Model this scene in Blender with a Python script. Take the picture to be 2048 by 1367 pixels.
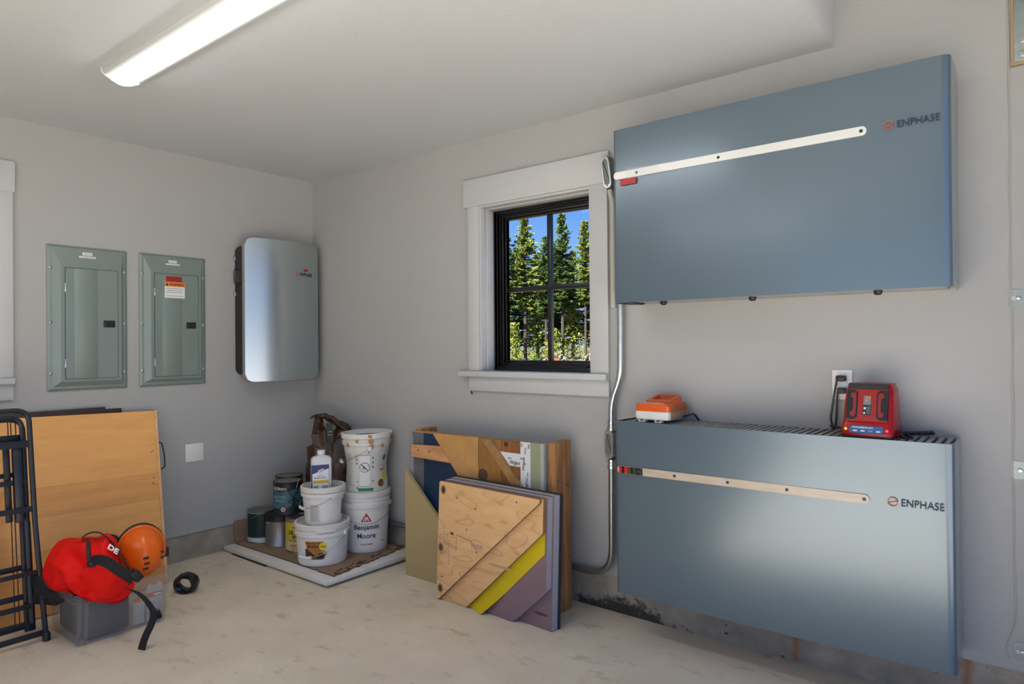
import bpy, bmesh, math, random
from mathutils import Matrix, Vector, noise
R = math.radians
for o in list(bpy.data.objects): bpy.data.objects.remove(o)
S = bpy.context.scene
COL = S.collection
random.seed(7)

# ------------------------------------------------------------------ camera, world, sun, exposure
CAM = Vector((3.9067, -2.7547, 1.25))
RT = Vector((0.784058, 0.620637, -0.007978)); UP = Vector((0.009393, 0.000989, 0.999955)); FW = Vector((-0.620617, 0.784098, 0.005054))
cd = bpy.data.cameras.new('camera'); cam = bpy.data.objects.new('camera', cd); COL.objects.link(cam)
cd.sensor_width = 36; cd.lens = 1343.857 * 36 / 2048; cd.clip_start = 0.02; cd.clip_end = 500
mw = Matrix.Identity(4)
for i in range(3): mw[i][0], mw[i][1], mw[i][2], mw[i][3] = RT[i], UP[i], -FW[i], CAM[i]
cam.matrix_world = mw
S.camera = cam
w = bpy.data.worlds.new('sky'); S.world = w; w.use_nodes = True
nt = w.node_tree; nt.nodes.clear()
out = nt.nodes.new('ShaderNodeOutputWorld'); bg = nt.nodes.new('ShaderNodeBackground')
tc = nt.nodes.new('ShaderNodeTexCoord'); sx = nt.nodes.new('ShaderNodeSeparateXYZ'); cr = nt.nodes.new('ShaderNodeValToRGB')
nt.links.new(tc.outputs['Generated'], sx.inputs[0]); nt.links.new(sx.outputs['Z'], cr.inputs['Fac'])
el = cr.color_ramp.elements
el[0].position = 0.0; el[0].color = (0.50, 0.68, 1.0, 1)
el[1].position = 1.0; el[1].color = (0.09, 0.25, 0.78, 1)
e = el.new(0.10); e.color = (0.33, 0.58, 1.0, 1)
e = el.new(0.22); e.color = (0.12, 0.34, 0.98, 1)
nt.links.new(cr.outputs['Color'], bg.inputs['Color']); nt.links.new(bg.outputs[0], out.inputs[0])
bg.inputs['Strength'].default_value = 0.68
sd = bpy.data.lights.new('sun', 'SUN'); sun = bpy.data.objects.new('sun', sd); COL.objects.link(sun)
sd.energy = 17.0; sd.angle = R(0.6); sd.color = (1.0, 0.975, 0.93)
sun.rotation_euler = Vector((0.10, 0.75, -0.52)).to_track_quat('-Z', 'Y').to_euler()
S.view_settings.view_transform = 'Standard'; S.view_settings.look = 'None'
S.view_settings.gamma = 1; S.view_settings.use_curve_mapping = False
S.view_settings.exposure = 0.68
LAMP = 10.5          # radiance of the fluorescent diffusers

# ------------------------------------------------------------------ materials
MATS = {}
def mat(name, col, rough=0.6, metal=0.0, var=0.0, vscale=20.0, bump=0.0, bscale=200.0, stretch=None, col2=None, emit=0, coat=0.0, trans=0.0, alpha=1.0, spec=0.5, detail=6.0, contrast=None):
    if name in MATS: return MATS[name]
    m = bpy.data.materials.new(name); m.use_nodes = True; MATS[name] = m
    n = m.node_tree.nodes; l = m.node_tree.links; b = n['Principled BSDF']
    b.inputs['Roughness'].default_value = rough; b.inputs['Metallic'].default_value = metal
    b.inputs['Coat Weight'].default_value = coat; b.inputs['Transmission Weight'].default_value = trans
    b.inputs['Alpha'].default_value = alpha; b.inputs['Specular IOR Level'].default_value = spec
    t = n.new('ShaderNodeTexCoord'); mp = n.new('ShaderNodeMapping'); l.new(t.outputs['Object'], mp.inputs[0])
    if stretch: mp.inputs['Scale'].default_value = stretch
    if var or col2:
        nz = n.new('ShaderNodeTexNoise'); nz.inputs['Scale'].default_value = vscale; nz.inputs['Detail'].default_value = detail; nz.inputs['Roughness'].default_value = 0.62
        l.new(mp.outputs[0], nz.inputs['Vector'])
        rp = n.new('ShaderNodeValToRGB'); l.new(nz.outputs['Fac'], rp.inputs[0])
        c2 = col2 if col2 else tuple(max(0, c * (1 - var)) for c in col)
        lo, hi = contrast if contrast else (0.3, 0.7)
        rp.color_ramp.elements[0].position = lo; rp.color_ramp.elements[0].color = (*c2, 1)
        rp.color_ramp.elements[1].position = hi; rp.color_ramp.elements[1].color = (*col, 1)
        l.new(rp.outputs[0], b.inputs['Base Color'])
    else: b.inputs['Base Color'].default_value = (*col, 1)
    if emit:
        b.inputs['Emission Color'].default_value = (*col, 1); b.inputs['Emission Strength'].default_value = emit
    if bump:
        n2 = n.new('ShaderNodeTexNoise'); n2.inputs['Scale'].default_value = bscale; n2.inputs['Detail'].default_value = 3
        l.new(t.outputs['Object'], n2.inputs['Vector'])
        bp = n.new('ShaderNodeBump'); bp.inputs['Strength'].default_value = bump; bp.inputs['Distance'].default_value = 0.01
        l.new(n2.outputs['Fac'], bp.inputs['Height']); l.new(bp.outputs[0], b.inputs['Normal'])
    return m
def sub_nodes(m): return m.node_tree.nodes, m.node_tree.links, m.node_tree.nodes['Principled BSDF']

M_WALL = mat('wall_paint', (0.392, 0.392, 0.384), 0.75, bump=0.12, bscale=160, var=0.03, vscale=2)
M_CEIL = mat('ceiling_paint', (0.535, 0.556, 0.575), 0.85, bump=0.08, bscale=140)
M_TRIM = mat('white_trim_paint', (0.50, 0.508, 0.51), 0.42)
M_BLACKVINYL = mat('black_window_vinyl', (0.012, 0.012, 0.013), 0.28)
M_STEELBLUE = mat('silver_metallic_paint', (0.098, 0.144, 0.180), 0.28, metal=0.35, coat=0.85)
M_STEELBLUE.node_tree.nodes['Principled BSDF'].inputs['Coat Roughness'].default_value = 0.2
M_SILVER = mat('brushed_silver', (0.49, 0.535, 0.565), 0.24, metal=0.9)
M_SIDEGREY = mat('grey_flange', (0.30, 0.31, 0.31), 0.4, metal=0.4)
M_BLACK = mat('black_plastic', (0.012, 0.012, 0.013), 0.45)
M_BLACKMAT = mat('black_webbing', (0.010, 0.010, 0.011), 0.8, bump=0.2, bscale=600)
M_DARKGREY = mat('dark_grey_plastic', (0.045, 0.045, 0.048), 0.5)
M_SLAT = mat('grey_slat', (0.30, 0.29, 0.265), 0.55)
M_PANELGREY = mat('panel_grey_paint', (0.215, 0.262, 0.245), 0.42, metal=0.25, var=0.05, vscale=5)
M_ZINC = mat('zinc_steel', (0.55, 0.58, 0.58), 0.30, metal=0.95, var=0.2, vscale=40)
M_GALV = mat('galvanised_conduit', (0.50, 0.54, 0.55), 0.30, metal=0.9, var=0.15, vscale=30)
M_CASTGREY = mat('cast_conduit_body', (0.20, 0.20, 0.195), 0.42, metal=0.6)
M_NAVY = mat('navy_print', (0.012, 0.028, 0.06), 0.5)
M_ORANGEPRINT = mat('orange_print', (0.50, 0.07, 0.015), 0.5)
M_REDSTICK = mat('red_sticker', (0.42, 0.015, 0.015), 0.35, var=0.3, vscale=60)
M_WHITEPLASTIC = mat('white_plastic', (0.74, 0.73, 0.70), 0.38)
M_BUCKET = mat('bucket_plastic', (0.78, 0.765, 0.73), 0.38, var=0.07, vscale=9)
M_LIDWHITE = mat('bucket_lid_plastic', (0.74, 0.72, 0.67), 0.42, var=0.10, vscale=14)
M_WIRE = mat('bail_wire', (0.38, 0.39, 0.40), 0.35, metal=0.9)
M_CARD = mat('cardboard', (0.30, 0.195, 0.12), 0.85, var=0.25, vscale=6)
M_CARDDARK = mat('torn_cardboard_edge', (0.10, 0.065, 0.04), 0.9, var=0.5, vscale=60)
M_FOAM = mat('white_foam_board', (0.72, 0.69, 0.63), 0.65, var=0.12, vscale=8)
M_DARKWOOD = mat('dark_stained_wood', (0.055, 0.033, 0.02), 0.5, var=0.5, vscale=9, stretch=(6, 1, 12))
M_CONC = mat('stem_wall_concrete', (0.32, 0.285, 0.235), 0.9, var=0.35, vscale=9, bump=0.25, bscale=70)
def wood(name, c1, c2, stretch, scale=6.0, rough=0.55, contrast=(0.35, 0.65)):
    return mat(name, c1, rough, col2=c2, vscale=scale, stretch=stretch, contrast=contrast, detail=4.0)
M_VENEER = wood('maple_veneer', (0.86, 0.44, 0.135), (0.74, 0.36, 0.106), (1.2, 1.4, 9.0), 2.6, 0.42, (0.30, 0.70))
M_VENEERLIGHT = wood('maple_edging', (0.80, 0.46, 0.20), (0.68, 0.36, 0.14), (4, 4, 0.6), 6)
M_STUD = wood('aged_fir_stud', (0.48, 0.24, 0.09), (0.26, 0.11, 0.038), (9, 9, 0.9), 4)
M_STRAP = wood('fir_strap', (0.64, 0.34, 0.155), (0.46, 0.21, 0.09), (1, 8, 8), 5)
M_OSB = mat('tan_fibreboard', (0.54, 0.29, 0.095), 0.7, var=0.22, vscale=16)
M_OCHRE = wood('ochre_plywood', (0.33, 0.165, 0.035), (0.24, 0.11, 0.025), (6, 6, 1), 5)
M_REDPLY = wood('reddish_plywood', (0.30, 0.125, 0.035), (0.19, 0.07, 0.02), (7, 7, 1), 5)
M_BLUE = mat('blue_membrane', (0.006, 0.032, 0.085), 0.42, var=0.25, vscale=7)
M_TANBOARD = mat('tan_siding_board', (0.43, 0.335, 0.165), 0.6, var=0.08, vscale=4)
M_GREYMEM = mat('grey_membrane', (0.13, 0.135, 0.14), 0.5, var=0.2, vscale=12)
M_SAGE = mat('sage_board', (0.27, 0.29, 0.19), 0.6)
M_TAPE = mat('white_tape', (0.66, 0.67, 0.67), 0.45)
M_YELLOW = mat('yellow_sheet', (0.62, 0.47, 0.003), 0.45)
M_PURPLE = mat('purple_foam', (0.235, 0.150, 0.170), 0.75, var=0.1, vscale=8)
M_PURPLELIT = mat('lit_foam_edge', (0.42, 0.405, 0.42), 0.8, var=0.12, vscale=20)  # paler lilac paints the light falling on the foam's sides
M_BLACKFOAM = mat('black_membrane', (0.018, 0.021, 0.028), 0.6)
M_RED = mat('red_nylon', (0.80, 0.006, 0.003), 0.6, bump=0.15, bscale=40, spec=0.22)
M_ORANGE = mat('orange_shell', (0.88, 0.15, 0.005), 0.28)
M_BROWNBAG = mat('brown_plastic_bag', (0.075, 0.034, 0.014), 0.32, var=0.5, vscale=9)
M_FRAME = mat('blue_black_steel_tube', (0.010, 0.013, 0.019), 0.36)
M_AMBER = mat('orange_charger_shell', (0.62, 0.095, 0.008), 0.3)
M_CHARGERRED = mat('red_charger_shell', (0.30, 0.004, 0.006), 0.22, spec=0.35)
M_BLUELAB = mat('blue_label', (0.01, 0.10, 0.30), 0.35)
M_WHITEPRINT = mat('white_print', (0.72, 0.72, 0.72), 0.5)
M_BLACKPRINT = mat('black_print', (0.015, 0.015, 0.016), 0.6)
M_GREYPRINT = mat('grey_print', (0.33, 0.32, 0.33), 0.6)
M_GREENPRINT = mat('green_print', (0.02, 0.20, 0.10), 0.5)
M_REDPRINT = mat('red_print', (0.45, 0.02, 0.02), 0.5)
M_BLUEPRINT = mat('dark_blue_print', (0.006, 0.012, 0.085), 0.5)
M_YELLOWPRINT = mat('yellow_print', (0.78, 0.60, 0.01), 0.5)
M_AMBERLAB = mat('amber_label', (0.50, 0.22, 0.025), 0.5, col2=(0.28, 0.09, 0.012), vscale=14)
M_TEAL = mat('teal_label', (0.055, 0.145, 0.18), 0.45, var=0.3, vscale=18)
M_TIN = mat('tin_steel', (0.40, 0.385, 0.36), 0.33, metal=0.9, var=0.25, vscale=14)
M_GREENCAN = mat('dark_green_label', (0.008, 0.035, 0.026), 0.4, var=0.5, vscale=6)
M_STAIN = mat('rust_stain', (0.55, 0.27, 0.10), 0.7, var=0.4, vscale=60)

# concrete floor: buff slab with brown scuffs
M_FLOOR = mat('floor_concrete', (0.52, 0.455, 0.37), 0.72, bump=0.10, bscale=60)
n, l, b = sub_nodes(M_FLOOR)
t = n.new('ShaderNodeTexCoord')
def nz(scale, detail, vec, rough=0.6):
    q = n.new('ShaderNodeTexNoise'); q.inputs['Scale'].default_value = scale; q.inputs['Detail'].default_value = detail; q.inputs['Roughness'].default_value = rough
    l.new(vec, q.inputs['Vector']); return q.outputs['Fac']
def ramp(f, stops):
    q = n.new('ShaderNodeValToRGB'); l.new(f, q.inputs[0]); es = q.color_ramp.elements
    while len(es) < len(stops): es.new(0.5)
    for e_, (p, c) in zip(es, stops): e_.position = p; e_.color = (*c, 1) if len(c) == 3 else c
    return q.outputs[0]
def mix(f, a, c, mode='MIX'):
    q = n.new('ShaderNodeMix'); q.data_type = 'RGBA'; q.blend_type = mode
    if isinstance(f, float): q.inputs[0].default_value = f
    else: l.new(f, q.inputs[0])
    for k, v in ((6, a), (7, c)):
        if isinstance(v, tuple): q.inputs[k].default_value = (*v, 1)
        else: l.new(v, q.inputs[k])
    return q.outputs[2]
base = ramp(nz(2.2, 8, t.outputs['Object']), [(0.3, (0.60, 0.515, 0.39)), (0.7, (0.73, 0.64, 0.505))])
mp = n.new('ShaderNodeMapping'); l.new(t.outputs['Object'], mp.inputs[0]); mp.inputs['Rotation'].default_value = (0, 0, R(38)); mp.inputs['Scale'].default_value = (2.2, 4.2, 1)
sc = ramp(nz(2.6, 10, mp.outputs[0], 0.68), [(0.565, (0, 0, 0)), (0.68, (0.62, 0.62, 0.62))])
base = mix(sc, base, (0.40, 0.275, 0.165))
mp2 = n.new('ShaderNodeMapping'); l.new(t.outputs['Object'], mp2.inputs[0]); mp2.inputs['Rotation'].default_value = (0, 0, R(-20)); mp2.inputs['Scale'].default_value = (3, 9, 1)
sc2 = ramp(nz(5.5, 6, mp2.outputs[0], 0.6), [(0.66, (0, 0, 0)), (0.74, (0.6, 0.6, 0.6))])
base = mix(sc2, base, (0.22, 0.16, 0.11))
l.new(base, b.inputs['Base Color'])
# stem wall: damp dark mould near the floor along one stretch, rust streaks
n, l, b = sub_nodes(M_CONC)
t = n.new('ShaderNodeTexCoord'); sp = n.new('ShaderNodeSeparateXYZ'); l.new(t.outputs['Object'], sp.inputs[0])
def math_(op, a, c=0.0, d=None):
    q = n.new('ShaderNodeMath'); q.operation = op
    for k, v in enumerate((a, c) if d is None else (a, c, d)):
        if isinstance(v, (int, float)): q.inputs[k].default_value = v
        else: l.new(v, q.inputs[k])
    return q.outputs[0]
base = ramp(nz(7, 9, t.outputs['Object'], 0.65), [(0.3, (0.25, 0.215, 0.17)), (0.72, (0.43, 0.38, 0.31))])
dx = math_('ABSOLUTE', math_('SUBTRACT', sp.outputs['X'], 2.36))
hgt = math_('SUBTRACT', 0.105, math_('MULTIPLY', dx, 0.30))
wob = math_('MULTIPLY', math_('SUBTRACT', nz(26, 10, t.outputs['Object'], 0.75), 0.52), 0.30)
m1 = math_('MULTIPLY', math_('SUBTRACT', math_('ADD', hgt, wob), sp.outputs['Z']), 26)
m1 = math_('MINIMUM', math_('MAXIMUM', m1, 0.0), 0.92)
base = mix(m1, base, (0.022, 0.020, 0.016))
mp = n.new('ShaderNodeMapping'); l.new(t.outputs['Object'], mp.inputs[0]); mp.inputs['Scale'].default_value = (14, 14, 0.6)
base = mix(ramp(nz(1.2, 2, mp.outputs[0]), [(0.68, (0, 0, 0)), (0.76, (0.6, 0.6, 0.6))]), base, (0.30, 0.13, 0.04))
for x0_ in (3.13, 3.69):
    rs = math_('MULTIPLY', math_('MAXIMUM', math_('SUBTRACT', 1.0, math_('MULTIPLY', math_('ABSOLUTE', math_('SUBTRACT', math_('ADD', sp.outputs['X'], math_('MULTIPLY', math_('SUBTRACT', nz(18, 3, t.outputs['Object']), 0.5), 0.02)), x0_)), 45.0)), 0.0), 0.8)
    base = mix(rs, base, (0.30, 0.12, 0.03))
base = mix(ramp(nz(30, 2, t.outputs['Object']), [(0.71, (0, 0, 0)), (0.74, (0.9, 0.9, 0.9))]), base, (0.05, 0.04, 0.035))
l.new(base, b.inputs['Base Color'])
# fir plywood face with wandering growth rings
M_PLY = mat('fir_plywood', (0.55, 0.33, 0.155), 0.6)
n, l, b = sub_nodes(M_PLY)
t = n.new('ShaderNodeTexCoord'); mp = n.new('ShaderNodeMapping'); l.new(t.outputs['Object'], mp.inputs[0]); mp.inputs['Scale'].default_value = (1.7, 1, 5.0)
f = nz(2.3, 1.2, mp.outputs[0], 0.4)
fr = math_('FRACT', math_('MULTIPLY', f, 5.0))
line = ramp(fr, [(0.0, (1, 1, 1)), (0.07, (0, 0, 0)), (0.86, (0, 0, 0)), (1.0, (0.9, 0.9, 0.9))])
base = ramp(nz(5, 6, mp.outputs[0]), [(0.3, (0.66, 0.385, 0.165)), (0.7, (0.77, 0.485, 0.235))])
base = mix(math_('MULTIPLY', line, 0.40), base, (0.33, 0.15, 0.05))
l.new(base, b.inputs['Base Color'])
# clear plastics and glass
def clear(name, col, alpha, rough=0.2):
    m = mat(name, col, rough, alpha=alpha); return m
M_TOTE = clear('smoky_clear_plastic', (0.42, 0.41, 0.40), 0.16, 0.25)
M_FILM = clear('clear_film', (0.75, 0.78, 0.80), 0.14, 0.06)
M_GLASS = bpy.data.materials.new('window_glass'); M_GLASS.use_nodes = True
n = M_GLASS.node_tree.nodes; l = M_GLASS.node_tree.links; n.remove(n['Principled BSDF'])
tr = n.new('ShaderNodeBsdfTransparent'); gl = n.new('ShaderNodeBsdfGlossy'); gl.inputs['Roughness'].default_value = 0.0
tr.inputs[0].default_value = (0.93, 0.95, 0.94, 1)
lw = n.new('ShaderNodeFresnel'); lw.inputs[0].default_value = 1.10; mx = n.new('ShaderNodeMixShader')
l.new(lw.outputs[0], mx.inputs[0]); l.new(tr.outputs[0], mx.inputs[1]); l.new(gl.outputs[0], mx.inputs[2]); l.new(mx.outputs[0], n['Material Output'].inputs[0])
M_DIFFUSER = mat('lit_diffuser', (0.98, 0.99, 1.0), 0.5, emit=LAMP)
M_LED = mat('red_led', (1.0, 0.02, 0.02), 0.3, emit=4.0)
M_LEDG = mat('green_led', (0.35, 0.9, 0.02), 0.3, emit=1.2)

# ------------------------------------------------------------------ mesh builder
class G:
    def __init__(s): s.bm = bmesh.new()
    def _tag(s, m):
        for f in s.bm.faces:
            if not f.tag: f.material_index = m; f.tag = True
        return s
    def box(s, c, d, m=0, bev=0.0, rot=None, seg=2):
        mt = Matrix.Translation(c) @ (rot.to_4x4() if rot is not None else Matrix.Identity(4)) @ Matrix.Diagonal((*d, 1))
        r = bmesh.ops.create_cube(s.bm, size=1, matrix=mt)
        if bev:
            es = {e for v in r['verts'] for e in v.link_edges}
            bmesh.ops.bevel(s.bm, geom=list(es), offset=bev, segments=seg, affect='EDGES', profile=0.5)
        return s._tag(m)
    def b2(s, lo, hi, m=0, bev=0.0):
        lo, hi = Vector(lo), Vector(hi); return s.box((lo + hi) / 2, hi - lo, m, bev)
    def prism(s, poly, o, ex, ey, en, t0, t1, m=0, mside=None, bev=0.0):
        o, ex, ey, en = map(Vector, (o, ex, ey, en)); k = len(poly); old = set(s.bm.faces)
        A = [s.bm.verts.new(o + ex * u + ey * v + en * t0) for u, v in poly]
        B = [s.bm.verts.new(o + ex * u + ey * v + en * t1) for u, v in poly]
        fs = [s.bm.faces.new(A), s.bm.faces.new(B[::-1])]
        sd_ = [s.bm.faces.new((A[i], B[i], B[(i + 1) % k], A[(i + 1) % k])) for i in range(k)]
        bmesh.ops.recalc_face_normals(s.bm, faces=fs + sd_)
        if bev:
            es = {e for v in A for e in v.link_edges}
            bmesh.ops.bevel(s.bm, geom=list(es), offset=bev, segments=1, affect='EDGES', profile=0.5)
        for f in s.bm.faces:
            if f not in old: f.material_index = m
        for f in sd_:
            if f.is_valid and mside is not None: f.material_index = mside
        for f in s.bm.faces: f.tag = True
        return s
    def lathe(s, prof, seg=40, m=0, mt=None, deform=None, arc=(0, 2 * math.pi)):
        mt = mt or Matrix.Identity(4); full = abs(arc[1] - arc[0] - 2 * math.pi) < 1e-6; rings = []
        for r, z in prof:
            if r < 1e-6: rings.append([s.bm.verts.new(mt @ Vector((0, 0, z)))]); continue
            ring = []
            for i in range(seg if full else seg + 1):
                a = arc[0] + (arc[1] - arc[0]) * i / seg; p = Vector((r * math.cos(a), r * math.sin(a), z))
                if deform: p = deform(p)
                ring.append(s.bm.verts.new(mt @ p))
            rings.append(ring)
        for A, B in zip(rings, rings[1:]):
            k = max(len(A), len(B)); e_ = k if full else k - 1
            for i in range(e_):
                j = (i + 1) % k
                q = [A[i % len(A)], A[j % len(A)], B[j % len(B)], B[i % len(B)]]
                q2 = []
                for v in q:
                    if v not in q2: q2.append(v)
                if len(q2) > 2:
                    try: s.bm.faces.new(q2)
                    except ValueError: pass
        return s._tag(m)
    def tube(s, pts, r, seg=10, m=0, closed=False, caps=True, flat=None):
        pts = [Vector(p) for p in pts]; k = len(pts); rings = []; prev = None
        for i, p in enumerate(pts):
            a = pts[i - 1] if (i or closed) else p; c = pts[(i + 1) % k] if (i < k - 1 or closed) else p
            d = (c - a).normalized()
            if prev is None:
                up = Vector((0, 0, 1)) if abs(d.z) < 0.9 else Vector((1, 0, 0)); x = d.cross(up).normalized()
            else: x = (prev - d * prev.dot(d)).normalized()
            prev = x; y = d.cross(x)
            rr = r[i] if isinstance(r, (list, tuple)) else r
            ry = rr * flat if flat else rr
            rings.append([s.bm.verts.new(p + x * rr * math.cos(2 * math.pi * j / seg) + y * ry * math.sin(2 * math.pi * j / seg)) for j in range(seg)])
        for i in range(k if closed else k - 1):
            A, B = rings[i], rings[(i + 1) % k]
            for j in range(seg): s.bm.faces.new((A[j], B[j], B[(j + 1) % seg], A[(j + 1) % seg]))
        if caps and not closed:
            s.bm.faces.new(rings[0]); s.bm.faces.new(rings[-1][::-1])
        return s._tag(m)
    def ribbon(s, pts, wvec, t, m=0):
        # flat strap through pts; wvec = half width vector (or list), t thickness
        pts = [Vector(p) for p in pts]; rows = []
        for i, p in enumerate(pts):
            d = (pts[min(i + 1, len(pts) - 1)] - pts[max(i - 1, 0)]).normalized()
            wv = Vector(wvec[i] if isinstance(wvec, list) else wvec); nn = d.cross(wv).normalized() * t / 2
            rows.append([s.bm.verts.new(q) for q in (p - wv - nn, p + wv - nn, p + wv + nn, p - wv + nn)])
        for A, B in zip(rows, rows[1:]):
            for j in range(4): s.bm.faces.new((A[j], B[j], B[(j + 1) % 4], A[(j + 1) % 4]))
        s.bm.faces.new(rows[0]); s.bm.faces.new(rows[-1][::-1])
        return s._tag(m)
    def grid(s, f, nu, nv, m=0, wrap_u=False):
        V = [[s.bm.verts.new(f(i / nu, j / nv)) for j in range(nv + 1)] for i in range(nu if wrap_u else nu + 1)]
        for i in range(nu):
            for j in range(nv):
                a = V[i]; c = V[(i + 1) % len(V)]
                s.bm.faces.new((a[j], c[j], c[j + 1], a[j + 1]))
        return s._tag(m)
    def raw(s, vs, fs, m=0):
        V = [s.bm.verts.new(v) for v in vs]
        for f in fs:
            try: s.bm.faces.new([V[i] for i in f])
            except ValueError: pass
        return s._tag(m)
    def text(s, st, mt, h=None, wd=None, bold=0.0, m=0, bend=None, thick=0.0006, shear=0.0):
        vs, fs = text_mesh(st, bold, shear)
        x0 = min(v[0] for v in vs); x1 = max(v[0] for v in vs); y0 = min(v[1] for v in vs); y1 = max(v[1] for v in vs)
        sy = h / (y1 - y0) if h else wd / (x1 - x0); sx_ = wd / (x1 - x0) if wd else sy
        o = []
        for v in vs:
            p = Vector(((v[0] - (x0 + x1) / 2) * sx_, (v[1] - (y0 + y1) / 2) * sy, thick if v[2] > 0 else -0.0003))
            o.append(bend(p) if bend else mt @ p)
        return s.raw(o, fs, m)
TXT = {}
def text_mesh(st, bold, shear):
    k = (st, bold, shear)
    if k not in TXT:
        cu = bpy.data.curves.new('lettering', 'FONT'); cu.body = st; cu.offset = bold; cu.extrude = 0.01; cu.resolution_u = 3; cu.shear = shear
        ob = bpy.data.objects.new('lettering_curve', cu); COL.objects.link(ob); bpy.context.view_layer.update()
        me = bpy.data.meshes.new_from_object(ob.evaluated_get(bpy.context.evaluated_depsgraph_get()))
        TXT[k] = ([tuple(v.co) for v in me.vertices], [tuple(p.vertices) for p in me.polygons])
        bpy.data.objects.remove(ob); bpy.data.curves.remove(cu); bpy.data.meshes.remove(me)
    return TXT[k]

WM = {}      # world matrix of every thing and part
def props(o, label=None, cat=None, group=None, kind=None):
    if label: o['label'] = label
    if cat: o['category'] = cat
    if group: o['group'] = group
    if kind: o['kind'] = kind
    return o
def thing(name, label, cat, loc=(0, 0, 0), rz=0.0, group=None):
    o = bpy.data.objects.new(name, None); COL.objects.link(o); o.empty_display_size = 0.05
    o.location = loc; o.rotation_euler = (0, 0, rz)
    WM[o] = Matrix.Translation(loc) @ Matrix.Rotation(rz, 4, 'Z')
    return props(o, label, cat, group)
def struct(name):
    o = bpy.data.objects.new(name, None); COL.objects.link(o); WM[o] = Matrix.Identity(4); o['kind'] = 'structure'; return o
def part(name, g, mats, parent=None, label=None, smooth=35, local=False, kind=None):
    me = bpy.data.meshes.new(name)
    if parent is not None and not local: g.bm.transform(WM[parent].inverted())
    bmesh.ops.remove_doubles(g.bm, verts=g.bm.verts[:], dist=1e-6) if len(g.bm.verts) < 4000 else None
    g.bm.to_mesh(me); g.bm.free()
    for m in (mats if isinstance(mats, (list, tuple)) else [mats]): me.materials.append(m)
    if smooth:
        for p in me.polygons: p.use_smooth = True
        me.set_sharp_from_angle(angle=R(smooth))
    o = bpy.data.objects.new(name, me); COL.objects.link(o)
    if parent is not None: o.parent = parent; WM[o] = WM[parent]
    else: WM[o] = Matrix.Identity(4)
    if label: o['label'] = label
    if kind: o['kind'] = kind
    return o
def inst(src, parent, mlocal):
    o = src.copy(); COL.objects.link(o); o.parent = parent; o.matrix_basis = mlocal; WM[o] = WM.get(parent, Matrix.Identity(4)); return o
def single(name, g, mats, label, cat, group=None, smooth=35, kind=None):
    o = part(name, g, mats, None, label, smooth); props(o, label, cat, group, kind); return o
# frames: text / prints on the wall y=const (facing -y) and on the wall x=const (facing +x)
def FY(x, y, z): return Matrix.Translation((x, y, z)) @ Matrix(((1, 0, 0, 0), (0, 0, -1, 0), (0, 1, 0, 0), (0, 0, 0, 1)))
def FX(x, y, z): return Matrix.Translation((x, y, z)) @ Matrix(((0, 0, 1, 0), (1, 0, 0, 0), (0, 1, 0, 0), (0, 0, 0, 1)))
def rrect(wd, h, r, k=6):
    p = []
    for cx, cy, a0 in ((wd / 2 - r, h / 2 - r, 0), (-wd / 2 + r, h / 2 - r, 90), (-wd / 2 + r, -h / 2 + r, 180), (wd / 2 - r, -h / 2 + r, 270)):
        for i in range(k + 1):
            a = R(a0 + 90 * i / k); p.append((cx + r * math.cos(a), cy + r * math.sin(a)))
    return p

# ------------------------------------------------------------------ setting
H = 2.3695
XF, YB = 4.06, -4.7          # door wall plane, far wall plane
def wallbox(g, lo, hi): g.b2(lo, hi)
# window 1: in the right wall (plane y=0)
WX0, WX1, WZ0, WZ1 = 1.515, 2.222, 1.113, 2.006
g = G()
T_ = 0.17
g.b2((-0.2, 0, 0.17), (WX0, T_, 2.9)); g.b2((WX1, 0, 0.17), (XF + 0.2, T_, 2.9))
g.b2((WX0, 0, 0.17), (WX1, T_, WZ0)); g.b2((WX0, 0, WZ1), (WX1, T_, 2.9))
wr = part('wall_right', g, M_WALL, smooth=0); wr['kind'] = 'structure'
# left wall (plane x=0) with a second window mostly outside the frame
LY0, LY1 = -2.62, -1.80
g = G()
g.b2((-T_, YB - 0.2, 0.17), (0, LY0, 2.9)); g.b2((-T_, LY1, 0.17), (0, 0, 2.9))
g.b2((-T_, LY0, 0.17), (0, LY1, WZ0)); g.b2((-T_, LY0, WZ1), (0, LY1, 2.9))
o = part('wall_left', g, M_WALL, smooth=0); o['kind'] = 'structure'
RX0, RX1 = 1.85, 3.86     # unseen rear opening, added and sized so that sun lands on the slab
g = G(); g.b2((-T_, YB - 0.2, -0.1), (RX0, YB, 2.9)); g.b2((RX1, YB - 0.2, -0.1), (XF + 0.2, YB, 2.9)); g.b2((RX0, YB - 0.2, 2.25), (RX1, YB, 2.9)); o = part('wall_rear', g, M_WALL, smooth=0); o['kind'] = 'structure'
# front wall with the open garage door bay
DY0, DY1, DZ = -4.4, -0.28, 2.30
g = G()
g.b2((XF, DY1, -0.1), (XF + 0.18, 0, 2.9)); g.b2((XF, YB, -0.1), (XF + 0.18, DY0, 2.9)); g.b2((XF, DY0, DZ), (XF + 0.18, DY1, 2.9))
o = part('wall_front', g, M_WALL, smooth=0); o['kind'] = 'structure'
# ceiling with the raised bay in front of the door
XS = 3.292
g = G(); g.b2((0, YB, H), (XS, 0, 2.9)); g.b2((XS, YB, 2.78), (XF, 0, 2.9))
o = part('ceiling', g, M_CEIL, smooth=0); o['kind'] = 'structure'
g = G(); g.b2((-0.5, YB - 0.5, 2.9), (XF + 0.5, 0.5, 3.1)); o = part('sunblock_roof', g, mat('sunblock_roofing', (0.06, 0.06, 0.06), 0.9), smooth=0); o['kind'] = 'structure'  # unseen roof slab, put in to keep the sun out
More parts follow.
